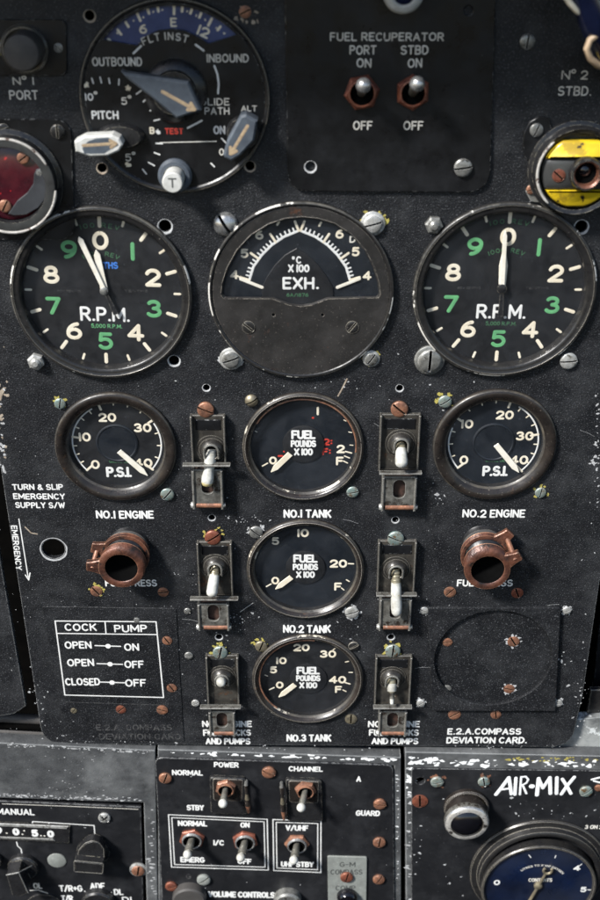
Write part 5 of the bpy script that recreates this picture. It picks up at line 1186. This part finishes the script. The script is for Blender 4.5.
def hp_(pts, w=4.0): T.stroke([L(op, a, b, HO) for a, b in pts], w/shor(535, 786, HO), HO+.05, 'hand_paint', .12)
hp_([(496, 794.5), (502, 787), (509, 777.5)], 3.8); hp_([(509, 777.5), (511.5, 794)], 3.6); hp_([(502, 789.5), (510.5, 788.3)], 2.4); hp_([(516, 778), (515, 794.5)], 3.4)
hp_([(521.3, 777), (520, 794.5)], 2.3); hp_([(521.5, 777), (526, 776.6), (528.4, 779.5), (526.5, 783), (521.6, 785.5)], 2.1); hp_([(523, 785.6), (526.5, 793.5)], 2.2); hp_([(531.6, 786.3), (532.4, 786.3)], 5.4)
hp_([(538.8, 778.5), (537, 795)]); hp_([(538.8, 778.5), (543, 788), (550, 777.5)], 3.4); hp_([(550, 777.5), (550.5, 793.5)], 3.8); hp_([(557, 777.5), (556.6, 793.5)], 3.6)
hp_([(562.5, 779), (567, 786), (571, 793.5)], 3.4); hp_([(574.5, 777), (567, 786), (561.5, 794)], 3.6); hp_([(592, 779.5), (600, 777.5), (610, 778)], 2.4); hp_([(594, 781), (600, 782.5)], 2.)
T.build('hand_lettering', op.o, smooth=False)
for a, b, q, m, mk in ((437.3, 783.5, 6.4, 'teal_metal', 'copper'), (484.3, 783.3, 6, 'teal_metal', 'copper'), (586.7, 793, 6.6, 'teal_metal', None), (420, 802, 8, 'red_copper', None), (599, 789, 4, 'copper', None)): screw(op, a, b, q, HO, m, 'pan' if m != 'red_copper' else 'flat', mark=mk)
T = MB()
for i in range(60):
    a, b = random.choice(((random.gauss(417, 4), random.gauss(850, 22)), (random.gauss(560, 20), random.gauss(815, 7)), (random.gauss(450, 18), random.gauss(885, 14)), (random.gauss(520, 14), random.gauss(810, 4)), (random.uniform(415, 600), random.uniform(772, 900))))
    if a < 413.5 or b < 771 or (470 < a and b > 822): continue
    x, y = L(op, a, b, HO); T.blob(x, y, random.uniform(.15, .9)*random.random()**.5, HO+.02, 'chip', el=1.7, n=8, ang=random.random()*3)
props(T.build('paint_chips', op.o, smooth=False), kind='stuff')
# flow knob
ak = thing('chrome_knob', 'worn metal ring knob with black centre left of the word AIR-MIX', 'knob', 466.5, 808, HO)
x, y = L(ak, 466.7, 809, HO+3); q = 22.5/shor(466.7, 809, HO+3); xf, yf = L(ak, 467.3, 825, 18); qf = 22.4/shor(467, 825, 18)
mb = MB(); mb.lathe([(q, 0), (q, 2.6), (q-.6, 3.2), (q-1.3, 3.2), (q-1.6, 1.5, 'lever_brass')], 'bezel_brown', (x, y, 0), 48); mb.build('base_ring', ak.o)
mb = MB(); xm, ym = (x+xf)/2, (y+yf)/2
mb.tube([(xm, ym, 1), (xm, ym, 9.5)], qf*.92, 'bezel_brown', 40); mb.lathe([(qf*.95, 8), (qf, 9), (qf, 12.2, 'guard_light'), (qf*.96, 13.2, 'steel'), (qf*.90, 13.8, 'rim_chrome'), (qf*.74, 13.9, 'rim_chrome'), (qf*.66, 13.0, 'guard_metal'), (qf*.64, 11, 'black_plastic')], 'guard_metal', (xf, yf, 0), 48, jit=.003); mb.build('knob_ring', ak.o)
mb = MB(); mb.lathe([(qf*.74, 11.5), (qf*.72, 13.2), (qf*.62, 14.4), (qf*.46, 15.3), (qf*.25, 15.8), (.02, 15.95)], 'black_gloss', (xf, yf, 0), 40); mb.build('knob_centre', ak.o)
# flow dial
og = thing('oxygen_gauge', 'blue-faced round gauge in a stepped black ring at the lower right corner', 'gauge', 538, 872, HO)
x, y = L(og, 539, 872, HO+2); Rg = 69/shor(539, 872, HO+2)
mb = MB(); mb.lathe([(Rg, 0), (Rg, 1.4), (Rg-.6, 2.2), (Rg-4.2, 2.6), (Rg-4.6, 3.6), (Rg-5, 5.8), (Rg-5.8, 6.4), (Rg-7.2, 6.6), (Rg-8.0, 6.2), (Rg-8.8, 5.6)], 'bezel_black', (x, y, 0), 96); mb.build('flange', og.o)
xd, yd = L(og, 538.3, 886, 11.5); Rd = 53.5/shor(538, 886, 11.5)
mb = MB(); mb.lathe([(Rd+2.4, 3), (Rd+2.4, 8.6), (Rd+1.9, 9.3), (Rd+1.0, 9.4), (Rd+.2, 8.6), (Rd, 7.4)], 'bezel_black', (xd, yd, 0), 96); mb.build('bezel', og.o)
mb = MB(); mb.disc(xd, yd, Rd+.2, 7.5, 'oxygen_blue', 80); mb.build('dial', og.o)
T = MB(); hd_ = HO+7.5
for t, a, b, hh in (('0', 497, 882.5, 5.2), ('4', 577, 868, 5.6), ('5', 583.5, 889.5, 5.2)): ptext(T, og, t, a, b, hh, None, hd_, 'white_paint', .24)
pline(T, og, [(588, 889.8), (591.5, 890)], 1.2, hd_, 'white_paint'); pline(T, og, [(529, 855), (531, 857.5)], 1., hd_, 'white_paint'); pline(T, og, [(556, 855.5), (555, 858)], 1., hd_, 'white_paint'); pline(T, og, [(580, 865.5), (582, 864)], 1., hd_, 'white_paint')
text_arc(T, 'LITRES TO X 100 OXYGEN', xd, yd, 17.8, 6, 1.7, 7.53, 'white_faded', .2, kx=1.0, gap=.3); ptext(T, og, 'CONTENTS', 540.5, 880, 3.6, 24, hd_, 'white_faded', .2)
T.build('dial_marks', og.o, smooth=False)
a = L3(og, 529, 902, HO+9); b = L3(og, 545.5, 874, HO+9); c = L3(og, 538.3, 886.5, HO+9)
mb = MB(); mb.tube([a, c, b], [1.1, .9, .8], 'brass', 8); mb.lathe([(2.6, 7.6), (2.6, 9.2), (1.6, 9.9), (.02, 10)], 'brass', (c[0], c[1], 0), 20)
hk = L(og, 547.8, 870.6, HO+9); mb.tube([(hk[0]+2.6*cos(radians(t)), hk[1]+2.6*sin(radians(t)), 5+HO-.0) for t in range(130, 410, 20)], .8, 'brass', 8); mb.build('pointer', og.o)
mb = MB(); mb.disc(xd, yd, Rd+.1, 8.9, 'instrument_glass', 80); mb.build('glass', og.o)
T = MB(); ptext(T, op, '3 ON 2', 594, 827, 4, 18, HO, 'white_faded', .2); T.build('lettering', op.o, smooth=False)

# ================================================================ LIGHT, SKY, CAMERA
SUN_EL, SUN_AZ = radians(44), radians(-52)     # azimuth measured from -Y towards -X
sc_ = bpy.context.scene
w = bpy.data.worlds.new('World'); sc_.world = w; w.use_nodes = True
sky = w.node_tree.nodes.new('ShaderNodeTexSky'); sky.sky_type = 'NISHITA'; sky.sun_disc = False
dx, dy = -sin(-SUN_AZ)*1.0, -cos(SUN_AZ)
sky.sun_elevation = SUN_EL; sky.sun_rotation = atan2(dx, dy)
bg = w.node_tree.nodes['Background']; bg.inputs[1].default_value = .07
w.node_tree.links.new(sky.outputs[0], bg.inputs[0])
ld = bpy.data.lights.new('sun', 'SUN'); ld.energy = 3.4; ld.angle = radians(9); ld.color = (1, .975, .94)
lo = bpy.data.objects.new('sun', ld); C.objects.link(lo)
from mathutils import Vector
v = Vector((dx*cos(SUN_EL), dy*cos(SUN_EL), sin(SUN_EL)))
lo.rotation_euler = v.to_track_quat('Z', 'Y').to_euler()
lo.location = v*2
cd = bpy.data.cameras.new('camera'); co = bpy.data.objects.new('camera', cd); C.objects.link(co)
cd.sensor_fit = 'VERTICAL'; cd.sensor_height = 24; cd.lens = 24*F/900
co.location = tuple(a*S for a in CAM); co.rotation_euler = (pi/2-TH, 0, 0)
cd.clip_start = .01; cd.clip_end = 50
cd.dof.use_dof = True; cd.dof.focus_distance = .615; cd.dof.aperture_fstop = 6.5
sc_.camera = co
vs = sc_.view_settings; vs.view_transform = 'Standard'; vs.look = 'None'; vs.exposure = 1.12; vs.gamma = 1
sc_.cycles.use_denoising = True
sc_.cycles.max_bounces = 6; sc_.cycles.transparent_max_bounces = 6
